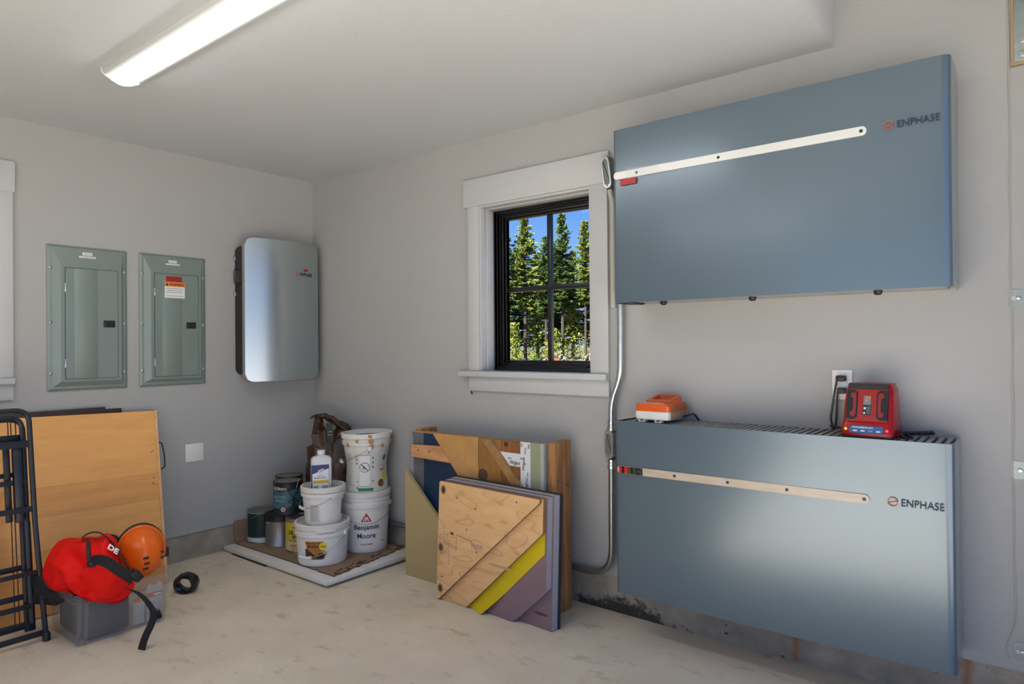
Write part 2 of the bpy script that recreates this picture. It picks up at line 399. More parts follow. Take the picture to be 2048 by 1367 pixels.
# floor slab: falls 18 mm from the corner towards the door
def FZ(x): return max(0.0, 0.02 * (1 - x / 2.5))
g = G()
for xa, xb in ((-T_, 0.0), (0.0, 2.5), (2.5, XF + 0.18)):
    za, zb = FZ(xa) if xa > 0 else 0.02, FZ(xb)
    g.raw([(xa, YB - 0.2, za), (xb, YB - 0.2, zb), (xb, T_, zb), (xa, T_, za)], [(0, 1, 2, 3)])
g.b2((-T_, YB - 0.2, -0.12), (XF + 0.18, T_, -0.1))
o = part('floor', g, M_FLOOR, smooth=0); o['kind'] = 'structure'
# concrete stem walls under the drywall, set back a little
g = G(); g.b2((0, 0.008, -0.1), (XF, T_, 0.1705)); o = part('baseboard_right', g, M_CONC, smooth=0); o['kind'] = 'structure'
g = G(); g.b2((-T_, YB, -0.1), (-0.008, T_, 0.1705)); o = part('baseboard_left', g, M_CONC, smooth=0); o['kind'] = 'structure'

def window(name, mt, x0, x1, z0, z1, ext):
    # local frame of mt: X along wall, Y out through the wall, Z up
    w_ = struct(name)
    def P(nm, lohi, m, bev=0.002):
        g = G()
        for lo, hi in lohi: g.b2(lo, hi, 0, bev)
        g.bm.transform(mt); return part(nm, g, m, w_)
    P('head_casing', [((x0 - 0.107, -0.022, z1), (x1 + 0.10, 0, z1 + 0.149))], M_TRIM)
    P('side_casing', [((x0 - 0.077, -0.02, z0), (x0, 0, z1))], M_TRIM)
    P('side_casing', [((x1, -0.02, z0), (x1 + 0.092, 0, z1))], M_TRIM)
    P('sill', [((x0 - 0.135, -0.045, z0 - 0.030), (x1 + 0.092, 0.09, z0))], M_TRIM, 0.004)
    P('apron', [((x0 - 0.077, -0.018, z0 - 0.107), (x1 + 0.092, 0, z0 - 0.030))], M_TRIM)
    P('jamb', [((x0, -0.012, z0), (x0 + 0.012, 0.085, z1)), ((x0 + 0.012, 0.03, z0), (x0 + 0.02, 0.085, z1))], M_TRIM, 0.001)
    P('jamb', [((x1 - 0.012, -0.012, z0), (x1, 0.085, z1)), ((x1 - 0.02, 0.03, z0), (x1 - 0.012, 0.085, z1))], M_TRIM, 0.001)
    P('jamb', [((x0 + 0.012, -0.012, z1 - 0.012), (x1 - 0.012, 0.085, z1)), ((x0 + 0.02, 0.03, z1 - 0.02), (x1 - 0.02, 0.085, z1 - 0.012))], M_TRIM, 0.001)
    a, c, lo, hi = x0 + 0.012, x1 - 0.012, z0, z1 - 0.012
    def ring(y0, y1, i0, i1, bz=0.0):   # rectangular frame between insets i0 and i1
        return [((a + i0, y0, lo + i0 + bz), (a + i1, y1, hi - i0)), ((c - i1, y0, lo + i0 + bz), (c - i0, y1, hi - i0)),
                ((a + i1, y0, hi - i1), (c - i1, y1, hi - i0)), ((a + i1, y0, lo + i0), (c - i1, y1, lo + i1))]
    P('window_frame', ring(0.085, 0.165, 0.0, 0.014) + ring(0.10, 0.165, 0.014, 0.022) + ring(0.116, 0.165, 0.022, 0.030), M_BLACKVINYL, 0.0015)
    P('sash', ring(0.125, 0.165, 0.030, 0.044) + ring(0.138, 0.165, 0.044, 0.056), M_BLACKVINYL, 0.002)
    gx0, gx1, gz0, gz1 = a + 0.056, c - 0.056, lo + 0.056, hi - 0.056
    mx_, mz_ = (gx0 + gx1) / 2, (gz0 + gz1) / 2
    P('muntin', [((mx_ - 0.013, 0.140, gz0), (mx_ + 0.013, 0.164, gz1))], M_BLACKVINYL, 0.003)
    P('muntin', [((gx0, 0.139, mz_ - 0.013), (gx1, 0.163, mz_ + 0.013))], M_BLACKVINYL, 0.003)
    for xa, xb in ((gx0, mx_ - 0.013), (mx_ + 0.013, gx1)):
        for za, zb in ((gz0, mz_ - 0.013), (mz_ + 0.013, gz1)):
            P('pane', [((xa, 0.151, za), (xb, 0.154, zb))], M_GLASS, 0)
    return w_
w1 = window('window_1', Matrix.Identity(4), WX0, WX1, WZ0, WZ1, 1)
g = G(); pts = [(2.19 - 0.09 * t_ / 8, 0.10, WZ0 + 0.027 + 0.018 * math.sin(t_ / 8 * 1.5)) for t_ in range(9)]
pts = [(2.10 + 0.085 * k / 8, 0.098, WZ0 + 0.018 + 0.022 * math.sin(k / 8 * math.pi * 0.6)) for k in range(9)]
g.tube(pts, 0.005, 8); g.box((2.115, 0.10, WZ0 + 0.012), (0.06, 0.022, 0.02), 0, 0.004); part('crank_handle', g, M_BLACKVINYL, w1)
window('window_2', Matrix(((0, -1, 0, 0), (1, 0, 0, 0), (0, 0, 1, 0), (0, 0, 0, 1))), LY0, LY1, WZ0, WZ1, 1)

# ------------------------------------------------------------------ outdoors
g = G(); g.raw([(-260, -260, -0.22), (260, -260, -0.22), (260, 260, -0.22), (-260, 260, -0.22)], [(0, 1, 2, 3)])
o = part('ground', g, mat('dry_grass', (0.13, 0.108, 0.042), 0.95, col2=(0.054, 0.072, 0.018), vscale=0.6), smooth=0); o['kind'] = 'structure'
g = G(); g.b2((XF + 0.18, -26, -0.22), (30, 16, -0.02)); g.b2((-4, -26, -0.22), (XF + 0.18, YB - 0.2, -0.02)); o = part('driveway', g, mat('driveway_concrete', (0.62, 0.58, 0.51), 0.85, var=0.1, vscale=2), smooth=0); o['kind'] = 'structure'

M_BARK = mat('conifer_bark', (0.048, 0.033, 0.022), 0.9, var=0.5, vscale=5, stretch=(3, 3, 0.4))
M_NEEDLE = [mat('needles_deep', (0.065, 0.108, 0.014), 0.65, var=0.35, vscale=1.3), mat('needles_bright', (0.155, 0.185, 0.020), 0.65, var=0.4, vscale=1.1)]
M_LEAFY = mat('undergrowth_leaf', (0.20, 0.215, 0.013), 0.6, var=0.5, vscale=1.5)
def conifer_meshes(seed, h, rad, z0):
    rnd = random.Random(seed); vs = []; fs = []
    def tri(a, b_, c): k = len(vs); vs.extend((a, b_, c)); fs.append((k, k + 1, k + 2))
    z = z0
    while z < h * 0.985:
        t = (z - z0) / (h - z0); bl = 1.50 * rad * (1 - t) ** 0.82 * (0.55 + 0.45 * min(1, (z - z0) / 1.5))
        for _ in range(rnd.choice((4, 5, 6))):
            a = rnd.uniform(0, 2 * math.pi); L = bl * (0.78 + 0.55 * noise.noise(Vector((math.cos(a) * 1.1 + seed * 7, math.sin(a) * 1.1, z * 0.45)))) * rnd.choice((0.45, 0.7, 0.85, 1.0, 1.0, 1.25)) * rnd.uniform(0.85, 1.15) + 0.12
            droop = rnd.uniform(-0.1, 0.35) * (1 - t) - 0.35 * t
            dv = Vector((math.cos(a), math.sin(a), 0)); ns = max(4, int(L / 0.12))
            for q in range(ns):
                u = (q + 0.7) / ns; c = dv * (L * u) + Vector((0, 0, z - droop * L * u * u + rnd.uniform(-.05, .05)))
                side = Vector((-dv.y, dv.x, 0))
                for sg in (-1, 1):
                    ln = (0.26 + 0.34 * (1 - u)) * (0.6 + 0.5 * (1 - t)) * rnd.uniform(0.7, 1.25)
                    tip = c + side * (sg * ln) + dv * (0.22 * rnd.random() + 0.05) + Vector((0, 0, -0.10 * rnd.random() - 0.03))
                    wv = dv * (0.07 + 0.06 * rnd.random()) + Vector((0, 0, rnd.uniform(-0.06, 0.06)))
                    tri(c - wv, c + wv, tip)
                    tri(c + Vector((0, 0, 0.05)), c + (tip - c) * 0.6 - Vector((0, 0, 0.12 + 0.1 * rnd.random())), c + dv * 0.14)
            tip = dv * (L + 0.15) + Vector((0, 0, z - droop * L)); c = dv * (L * 0.8) + Vector((0, 0, z - droop * L * 0.7))
            tri(c + Vector((0, 0, 0.06)), c - Vector((0, 0, 0.06)), tip)
        z += rnd.uniform(0.11, 0.26) * (1.15 - 0.45 * t)
    me = bpy.data.meshes.new('foliage'); me.from_pydata(vs, [], fs)
    tg = G(); tg.tube([(0, 0, -0.3), (0.03, 0, h * 0.3), (0, 0.04, h * 0.7), (0, 0, h * 0.99)], [rad * 0.085 + 0.05, rad * 0.07 + 0.04, 0.06, 0.01], 7)
    # bare dead twigs under the crown
    zz = 1.2
    while zz < z0 + 1.5:
        a = rnd.uniform(0, 6.28); L = rnd.uniform(0.35, 0.9)
        tg.tube([(0, 0, zz), (math.cos(a) * L, math.sin(a) * L, zz - 0.15 * L)], [0.025, 0.006], 4); zz += rnd.uniform(0.25, 0.5)
    tm = bpy.data.meshes.new('trunk'); tg.bm.to_mesh(tm); tg.bm.free(); tm.materials.append(M_BARK)
    return me, tm
AX = Vector((0.82, 0.57, 0)); DPT = Vector((-0.57, 0.82, 0)); P0_ = Vector((-33.4, 50.4, -0.22))
tree_specs = [  # t along the edge of the wood, depth behind it, height, crown radius, crown base, material, label
    (-4.5, 0.0, 12.9, 1.35, 4.2, 0, 'tall conifer at the far left edge of the window view'),
    (-2.5, 0.6, 13.9, 1.75, 5.2, 1, 'tall full conifer left of the window muntin, topmost in the left panes'),
    (-0.45, 0.3, 12.0, 1.15, 4.6, 0, 'shorter conifer close beside the left of the upright muntin'),
    (1.15, 0.2, 14.1, 1.45, 5.0, 0, 'tall narrow conifer just right of the upright muntin'),
    (3.35, 0.0, 13.4, 1.05, 5.6, 1, 'thin open conifer at the right side of the right panes'),
    (5.6, 0.8, 12.6, 1.5, 4.4, 0, 'conifer behind the right window casing'),
    (-7.2, 0.9, 13.0, 1.5, 4.6, 1, 'conifer beyond the left edge of the window opening'),
    (8.2, 0.4, 12.2, 1.4, 4.6, 1, 'second conifer beyond the right window casing'),
    (-3.5, 4.5, 11.6, 1.8, 1.5, 0, 'lower dark conifer in the second row at the left'),
    (-1.4, 5.5, 10.9, 1.8, 1.6, 1, 'lower conifer in the second row, left of the muntin'),
    (0.4, 4.8, 11.9, 1.7, 1.4, 0, 'lower conifer in the second row behind the upright muntin'),
    (2.3, 5.6, 11.2, 1.7, 1.8, 0, 'lower conifer in the second row, right of the muntin'),
    (4.4, 4.7, 9.8, 1.7, 1.5, 1, 'lowest conifer in the second row at the right'),
    (-6.2, 5.2, 10.6, 1.9, 1.5, 0, 'second row conifer beyond the left edge of the opening'),
    (7.0, 5.2, 10.2, 1.9, 1.5, 0, 'second row conifer beyond the right casing')]
for i, (t, d, h, rad, z0, mi, lab) in enumerate(tree_specs):
    loc = P0_ + AX * t + DPT * d
    tr_ = thing('conifer_tree', lab, 'tree', loc, 0, 'conifers beyond the window')
    me, tm = conifer_meshes(i + 3, h + 0.22, rad, z0); me.materials.append(M_NEEDLE[mi])
    for nm, mm in (('foliage', me), ('trunk', tm)):
        o = bpy.data.objects.new(nm, mm); COL.objects.link(o); o.parent = tr_
protos = [o for o in bpy.data.objects if o.name.startswith('conifer_tree')]
rnd = random.Random(21)
for i in range(34):      # the wood goes on to the right of what the window shows
    t = 10.5 + (i // 2) * 2.5 + rnd.uniform(-0.6, 0.6); d = (0.3 if i % 2 == 0 else 5.0) + rnd.uniform(-0.8, 0.8)
    src = protos[(i * 5) % 8] if i % 2 == 0 else protos[8 + (i * 3) % 7]
    r_ = src.copy(); COL.objects.link(r_); r_.location = P0_ + AX * t + DPT * d; r_.rotation_euler = (0, 0, rnd.uniform(0, 6.2)); r_['label'] = 'conifer of the wood edge out of sight beyond the right window casing'
    for ch in src.children: c = ch.copy(); COL.objects.link(c); c.parent = r_
def bush(name, lab, loc, rad, h, seed, nleaf, m, cat='bush', grp=None, leaf=0.12):
    rnd = random.Random(seed); vs = []; fs = []
    for _ in range(nleaf):
        a = rnd.uniform(0, 6.283); e_ = rnd.random(); r_ = rad * math.sqrt(rnd.random()) * (1 - 0.55 * e_)
        c = Vector((r_ * math.cos(a), r_ * math.sin(a), h * e_)); k = len(vs)
        for _ in range(3): vs.append(c + Vector((rnd.uniform(-1, 1), rnd.uniform(-1, 1), rnd.uniform(-1, 1))) * leaf)
        fs.append((k, k + 1, k + 2))
    th = thing(name, lab, cat, loc, 0, grp)
    me = bpy.data.meshes.new('leaves'); me.from_pydata(vs, [], fs); me.materials.append(m)
    o = bpy.data.objects.new('leaves', me); COL.objects.link(o); o.parent = th
    g = G(); g.tube([(0, 0, -0.05), (0.02, 0, h * 0.8)], [0.04, 0.01], 5); part('stem', g, M_BARK, th, local=True)
for i, (t, d, rad, h, nl) in enumerate([(-3.6, -1.3, 1.2, 3.6, 1000), (-1.5, 2.2, 1.5, 6.2, 1500), (0.3, -1.2, 1.1, 3.0, 900), (2.2, 1.7, 1.5, 5.8, 1400), (4.5, -1.4, 1.3, 4.2, 1100), (-5.5, 1.9, 1.5, 5.2, 1000), (6.5, 1.9, 1.5, 5.6, 1000)]):
    names = ['at the left of the left panes', 'left of the upright muntin', 'behind the upright muntin', 'in the middle of the right panes', 'by the right casing', 'beyond the left frame', 'beyond the right casing']
    bush('sapling', 'yellow green leafy sapling growing under the conifers ' + names[i], P0_ + AX * t + DPT * d, rad, h, 50 + i, nl, M_LEAFY, 'sapling', 'saplings under the conifers', 0.15)
PP = Vector((-25.8, 40.0, -0.22))
bush('shrub', 'bright green shrub at the foot of the window, left of the rock pile', PP + AX * -1.55, 0.55, 0.85, 91, 500, mat('bright_leaf', (0.13, 0.22, 0.017), 0.6, var=0.4, vscale=3), 'shrub', None, 0.07)
g = G(); rnd = random.Random(5)
for i in range(150):
    t = rnd.uniform(-0.8, 4.2); hmax = 0.62 * (0.55 + 0.45 * math.sin(t * 2.2 + 1)); c = PP + AX * t + DPT * rnd.uniform(-0.25, 0.5) + Vector((0, 0, rnd.uniform(0.05, 0.18 + hmax)))
    r_ = bmesh.ops.create_icosphere(g.bm, subdivisions=1, radius=rnd.uniform(0.09, 0.19), matrix=Matrix.Translation(c) @ Matrix.Rotation(rnd.uniform(0, 3), 4, 'Y') @ Matrix.Diagonal((1, rnd.uniform(.5, .9), rnd.uniform(.4, .8), 1)))
    for v in r_['verts']: v.co += Vector((rnd.uniform(-.02, .02), rnd.uniform(-.02, .02), rnd.uniform(-.02, .02)))
    g._tag(rnd.choice((0, 0, 1)))
single('rock_pile', g, [mat('pale_rock', (0.185, 0.155, 0.12), 0.9, var=0.3, vscale=4), mat('tan_rock', (0.115, 0.07, 0.04), 0.9, var=0.3, vscale=4)], 'long pile of pale broken rock in front of the conifers', 'rock pile', None, 0, 'stuff')
g = G(); g.box(PP + AX * -0.05 + DPT * -0.55 + Vector((0, 0, 0.24)), (0.95, 0.4, 0.46), 0, 0.03, Matrix.Rotation(0.6, 3, 'Z'))
single('orange_block', g, mat('orange_brick_stack', (0.215, 0.057, 0.013), 0.8, var=0.3, vscale=8), 'low orange red block in front of the rock pile', 'block')

# ------------------------------------------------------------------ ceiling lamps
def lamp(lab, x0, x1, yc, grp='fluorescent ceiling lamps'):
    t = thing('ceiling_light', lab, 'ceiling lamp', ((x0 + x1) / 2, yc, H), 0, grp)
    g = G(); hw = 0.076
    prof = [(-hw, 0), (-hw, -0.014), (-hw + 0.008, -0.024), (-0.054, -0.027), (0.054, -0.027), (hw - 0.008, -0.024), (hw, -0.014), (hw, 0)]
    g.prism([(y, z) for y, z in prof], (x0 + 0.006, yc, H), (0, 1, 0), (0, 0, 1), (1, 0, 0), 0, x1 - x0 - 0.012)
    part('housing', g, mat('lamp_housing', (0.50, 0.52, 0.51), 0.4), t)
    g = G(); k = 12
    arc = [(-0.055 + 0.110 * i / k, -0.0272 - 0.022 * math.sin(math.pi * i / k) ** 0.8) for i in range(k + 1)]
    g.prism([(-0.055, -0.0265)] + arc[1:-1] + [(0.055, -0.0265)], (x0 + 0.004, yc, H), (0, 1, 0), (0, 0, 1), (1, 0, 0), 0, x1 - x0 - 0.008)
    part('diffuser', g, M_DIFFUSER, t, 'glowing white diffuser')
    for xe in (x0, x1):
        g = G(); pr = [(-hw - 0.002, 0), (-hw - 0.002, -0.016), (-0.064, -0.028)] + [(-0.056 + 0.112 * i / k, -0.0285 - 0.023 * math.sin(math.pi * i / k) ** 0.8) for i in range(1, k)] + [(0.064, -0.028), (hw + 0.002, -0.016), (hw + 0.002, 0)]
        g.prism(pr, (xe - 0.003, yc, H), (0, 1, 0), (0, 0, 1), (1, 0, 0), 0, 0.006)
        part('end_cap', g, mat('lamp_end_cap', (0.70, 0.72, 0.70), 0.4), t)
    return t
lamp('long lit fluorescent lamp with curved diffuser on the ceiling, top left', 0.975, 2.45, -1.594, None)
lamp('added unseen fluorescent lamp on the ceiling behind the camera, brightening the room', 0.87, 2.40, -3.9, None)  # extra lamp out of view, added to brighten the room

# ------------------------------------------------------------------ left wall: electrical panels, blank plate, silver controller
M_BRACKET = mat('dull_galvanised', (0.30, 0.34, 0.34), 0.42, metal=0.75, var=0.2, vscale=30)
def screw_mesh():
    g = G(); g.lathe([(0.0, 0.003), (0.004, 0.0028), (0.0062, 0.0012), (0.0066, 0)], 12)
    g.box((0, 0, 0.003), (0.009, 0.0014, 0.0006), 1); g.box((0, 0, 0.003), (0.0014, 0.009, 0.0006), 1)
    return part('screw', g, [M_ZINC, M_BLACK], None, local=True)
SCREW = screw_mesh(); COL.objects.unlink(SCREW)
RX = Matrix(((0, 0, 1, 0), (1, 0, 0, 0), (0, 1, 0, 0), (0, 0, 0, 1)))   # local z -> +x
RYM = Matrix(((1, 0, 0, 0), (0, 0, -1, 0), (0, 1, 0, 0), (0, 0, 0, 1)))  # local z -> -y
def load_center(lab, y0, y1, z0, z1, dy0, dy1, dz0, dz1, warn):
    yc = (y0 + y1) / 2; t = thing('breaker_box', lab, 'breaker box', (0, yc, z0), 0, 'breaker panels on the left wall')
    g = G()      # flanged cover: outer rim on the wall, sloped to a raised field around the door
    def ringv(i, x): return [(x, y0 + i, z0 + i), (x, y1 - i, z0 + i), (x, y1 - i, z1 - i), (x, y0 + i, z1 - i)]
    rings = [ringv(0, 0.0), ringv(0, 0.006), ringv(0.012, 0.012), ringv(0.022, 0.013),
             [(0.027, dy0 - 0.020, dz0 - 0.014), (0.027, dy1 + 0.020, dz0 - 0.014), (0.027, dy1 + 0.020, dz1 + 0.014), (0.027, dy0 - 0.020, dz1 + 0.014)],
             [(0.027, dy0 - 0.003, dz0 - 0.003), (0.027, dy1 + 0.003, dz0 - 0.003), (0.027, dy1 + 0.003, dz1 + 0.003), (0.027, dy0 - 0.003, dz1 + 0.003)],
             [(0.020, dy0 - 0.003, dz0 - 0.003), (0.020, dy1 + 0.003, dz0 - 0.003), (0.020, dy1 + 0.003, dz1 + 0.003), (0.020, dy0 - 0.003, dz1 + 0.003)]]
    V = [[g.bm.verts.new(p) for p in r_] for r_ in rings]
    for A, B in zip(V, V[1:]):
        for j in range(4): g.bm.faces.new((A[j], A[(j + 1) % 4], B[(j + 1) % 4], B[j]))
    g.bm.faces.new(V[-1]); g._tag(0)
    part('cover', g, M_PANELGREY, t, smooth=12)
    g = G(); wd, hh = dy1 - dy0, dz1 - dz0
    g.prism(rrect(wd, hh, 0.012), (0.022, (dy0 + dy1) / 2, (dz0 + dz1) / 2), (0, 1, 0), (0, 0, 1), (1, 0, 0), 0, 0.008, 0, None, 0.0015)
    g.b2((0.0295, dy0 + 0.037, dz0 + 0.004), (0.0325, dy0 + 0.6 * wd, dz1 - 0.004), 0, 0.001)
    d_ = part('door', g, M_PANELGREY, t, smooth=25)
    hz = dz0 + 0.50 * hh
    g = G(); g.b2((0.029, dy1 - 0.070, hz - 0.018), (0.034, dy1 - 0.014, hz + 0.018), 0, 0.003); g.b2((0.033, dy1 - 0.068, hz - 0.012), (0.037, dy1 - 0.046, hz + 0.010), 0, 0.003)
    part('latch', g, M_BLACK, d_, 'black door latch')
    for zf in (0.82, 0.14):
        g = G(); g.b2((0.026, dy0 - 0.004, dz0 + zf * hh - 0.022), (0.032, dy0 + 0.004, dz0 + zf * hh + 0.022), 0, 0.002); part('hinge', g, M_ZINC, t)
    for yy in (y0 + 0.014, y1 - 0.014):
        for zf in (0.845, 0.47, 0.12):
            inst(SCREW, t, Matrix.Translation((0.0135, yy - yc, (z1 - z0) * zf)) @ RX @ Matrix.Diagonal((1.2, 1.2, 1.2, 1)))
    for zz, wd2 in ((z1 - 0.036, 0.046), (z1 - 0.056, 0.078)):
        g = G(); g.b2((0.0145, yc - 0.008 - wd2 / 2, zz - 0.008), (0.0165 + 0.003, yc - 0.008 + wd2 / 2, zz + 0.008), 0, 0.001)
        for q in range(7): g.b2((0.0190, yc - 0.008 - wd2 * 0.4 + q * wd2 * 0.115, zz - 0.002), (0.0198, yc - 0.008 - wd2 * 0.4 + q * wd2 * 0.115 + wd2 * 0.085, zz + 0.002), 1)
        part('label_sticker', g, [M_WHITEPRINT, M_GREYPRINT], t, 'small white label strip')
    if warn:
        ya = dy0 + 0.052
        g = G(); g.b2((0.032, ya + 0.008, dz1 - 0.042), (0.0335, ya + 0.096, dz1 - 0.012)); 
        for q in range(2): g.b2((0.0334, ya + 0.016, dz1 - 0.024 - q * 0.008), (0.0337, ya + 0.088, dz1 - 0.0215 - q * 0.008), 1)
        part('red_sticker', g, [M_REDSTICK, mat('dark_red_print', (0.2, 0.02, 0.02), 0.5)], d_, 'dark red sticker')
        g = G(); g.b2((0.032, ya, dz1 - 0.134), (0.0333, ya + 0.112, dz1 - 0.070)); g.b2((0.032, ya, dz1 - 0.070), (0.0335, ya + 0.112, dz1 - 0.044), 1)
        g.text('WARNING', FX(0.0336, ya + 0.066, dz1 - 0.057), h=0.016, wd=0.080, bold=0.02, m=2)
        g.prism([(-0.009, -0.008), (0.009, -0.008), (0, 0.008)], (0.0335, ya + 0.014, dz1 - 0.057), (0, 1, 0), (0, 0, 1), (1, 0, 0), 0, 0.0006, 2)
        for q in range(5):
            L = (0.096, 0.085, 0.092, 0.0, 0.095)[q]
            if L: g.b2((0.0333, ya + 0.056 - L / 2, dz1 - 0.082 - q * 0.0105), (0.0336, ya + 0.056 + L / 2, dz1 - 0.0785 - q * 0.0105), 3)
        part('warning_label', g, [M_WHITEPRINT, mat('warning_orange', (0.75, 0.22, 0.01), 0.5), M_BLACKPRINT, M_GREYPRINT], d_, 'orange and white warning label')
    return t
load_center('grey metal breaker panel nearest the left window casing, no warning label', -1.566, -1.192, 1.0372, 1.7768, -1.491, -1.247, 1.098, 1.662, False)
load_center('grey metal breaker panel with orange warning label beside the silver controller', -1.129, -0.758, 1.0378, 1.7772, -1.055, -0.812, 1.092, 1.668, True)
g = G(); g.b2((0, -0.879, 0.586), (0.006, -0.772, 0.691), 0, 0.002)
single('blank_wall_plate', g, M_WHITEPLASTIC, 'blank white square wall plate on the left wall beside the veneer board', 'wall plate')

def brand(parent, fr, cap, m_txt=M_NAVY, logo=True, scalex=1.0, bend=None):
    fr_ = fr
    # ring-shaped mark with a level bar through it, then the word, laid along the local x axis of fr
    g = G(); r1, r0 = cap * 0.66, cap * 0.53; k = 28; cx = 0.0
    def arc(a0, a1):
        P_ = [(r1 * math.cos(R(a0 + (a1 - a0) * i / k)), r1 * math.sin(R(a0 + (a1 - a0) * i / k))) for i in range(k + 1)]
        Q_ = [(r0 * math.cos(R(a0 + (a1 - a0) * i / k)), r0 * math.sin(R(a0 + (a1 - a0) * i / k))) for i in range(k + 1)]
        vs = [bend(Vector((x * scalex, y, 0.0004))) if bend else fr @ Vector((x * scalex, y, 0.0004)) for x, y in P_ + Q_]
        g.raw(vs, [(i, i + 1, k + 2 + i, k + 1 + i) for i in range(k)])
    arc(8, 172); arc(192, 345)
    bar = [(-r1, -0.13), (-r1 * 0.2, -0.09), (r1 * 0.2, 0.07), (r1, 0.10)]
    vs = [bend(Vector((x * scalex, y * cap + dy_, 0.0004))) if bend else fr @ Vector((x * scalex, y * cap + dy_, 0.0004)) for dy_ in (-cap * 0.05, cap * 0.05) for x, y in bar]
    g.raw(vs, [(i, i + 1, 5 + i, 4 + i) for i in range(3)])
    part('logo', g, M_ORANGEPRINT, parent, 'orange ring logo')
    g = G(); wd = cap * 5.05 * scalex
    g.text('ENPHASE', fr @ Matrix.Translation((cap * 1.05 * scalex + wd / 2, 0, 0)), h=cap, wd=wd, bold=0.0, bend=(lambda p: bend(p + Vector((cap * 1.05 * scalex + wd / 2, 0, 0)))) if bend else None)
    part('lettering', g, m_txt, parent, 'dark navy lettering')

# silver controller by the corner
t = thing('energy_controller', 'silver rounded wall cabinet hung on the left wall by the corner', 'wall cabinet', (0, -0.34, 1.035))
cy_, cz_ = -0.312, 1.480
g = G(); g.prism(rrect(0.512, 0.80, 0.045), (0, cy_, cz_), (0, 1, 0), (0, 0, 1), (1, 0, 0), 0.001, 0.101, 0, None, 0.003); bd = part('body', g, M_BLACK, t, 'black back body')
g = G()   # curved cover shell
Wd, Hh_ = 0.530, 0.885; k = 9
outl = rrect(Wd, Hh_, 0.047, 8)
def bulge(u): return 0.186 - 0.062 * (2 * abs(u) / Wd) ** 1.8
A = [g.bm.verts.new((0.100, cy_ + u, cz_ + v)) for u, v in outl]
B = [g.bm.verts.new((bulge(u) - 0.006, cy_ + u, cz_ + v)) for u, v in outl]
C_ = [g.bm.verts.new((bulge(u), cy_ + u * 0.984, cz_ + v * 0.990)) for u, v in outl]
for P_, Q_ in ((A, B), (B, C_)):
    for j in range(len(outl)): g.bm.faces.new((P_[j], P_[(j + 1) % len(outl)], Q_[(j + 1) % len(outl)], Q_[j]))
g.bm.faces.new(A[::-1]); g._tag(1)
# front face as a curved lattice: rows at outline heights
cols = 48; us = [(-0.5 + i / cols) * Wd * 0.984 for i in range(cols + 1)]
def vmax(u):
    r_ = 0.047; a_ = Wd * 0.984 / 2 - abs(u)
    return Hh_ * 0.990 / 2 - (r_ - math.sqrt(max(0, r_ * r_ - (r_ - a_) ** 2)) if a_ < r_ else 0)
lo = [g.bm.verts.new((bulge(u / 0.984), cy_ + u, cz_ - vmax(u))) for u in us]; hi = [g.bm.verts.new((bulge(u / 0.984), cy_ + u, cz_ + vmax(u))) for u in us]
for i in range(cols): g.bm.faces.new((lo[i], lo[i + 1], hi[i + 1], hi[i]))
g._tag(0)
cv = part('cover', g, [M_SILVER, M_SIDEGREY], t, 'silver curved front cover', smooth=40)
bx_ = 0.157
brand(cv, Matrix.Identity(4), 0.021, bend=lambda p: Vector((bulge((-0.243 + p.x - cy_) / 0.984) + 0.0012 + p.z, -0.243 + p.x, 1.716 + p.y)))
g = G(); g.grid(lambda u, v: Vector((bulge((-0.190 + 0.036 * u - cy_) / 0.984) + 0.0012, -0.190 + 0.036 * u, 1.737 + 0.014 * v)), 6, 1); part('red_sticker', g, M_REDSTICK, cv, 'small red sticker')
g = G(); g.b2((0.02, -0.580, 1.64), (0.080, -0.566, 1.73), 0, 0.02); part('knockout_cover', g, M_DARKGREY, bd)
for zz in (1.80, 1.58):
    g = G(); g.b2((0.005, -0.580, zz - 0.014), (0.022, -0.567, zz + 0.014), 0, 0.003); part('mounting_bolt', g, M_ZINC, bd, 'bright mounting bolt')

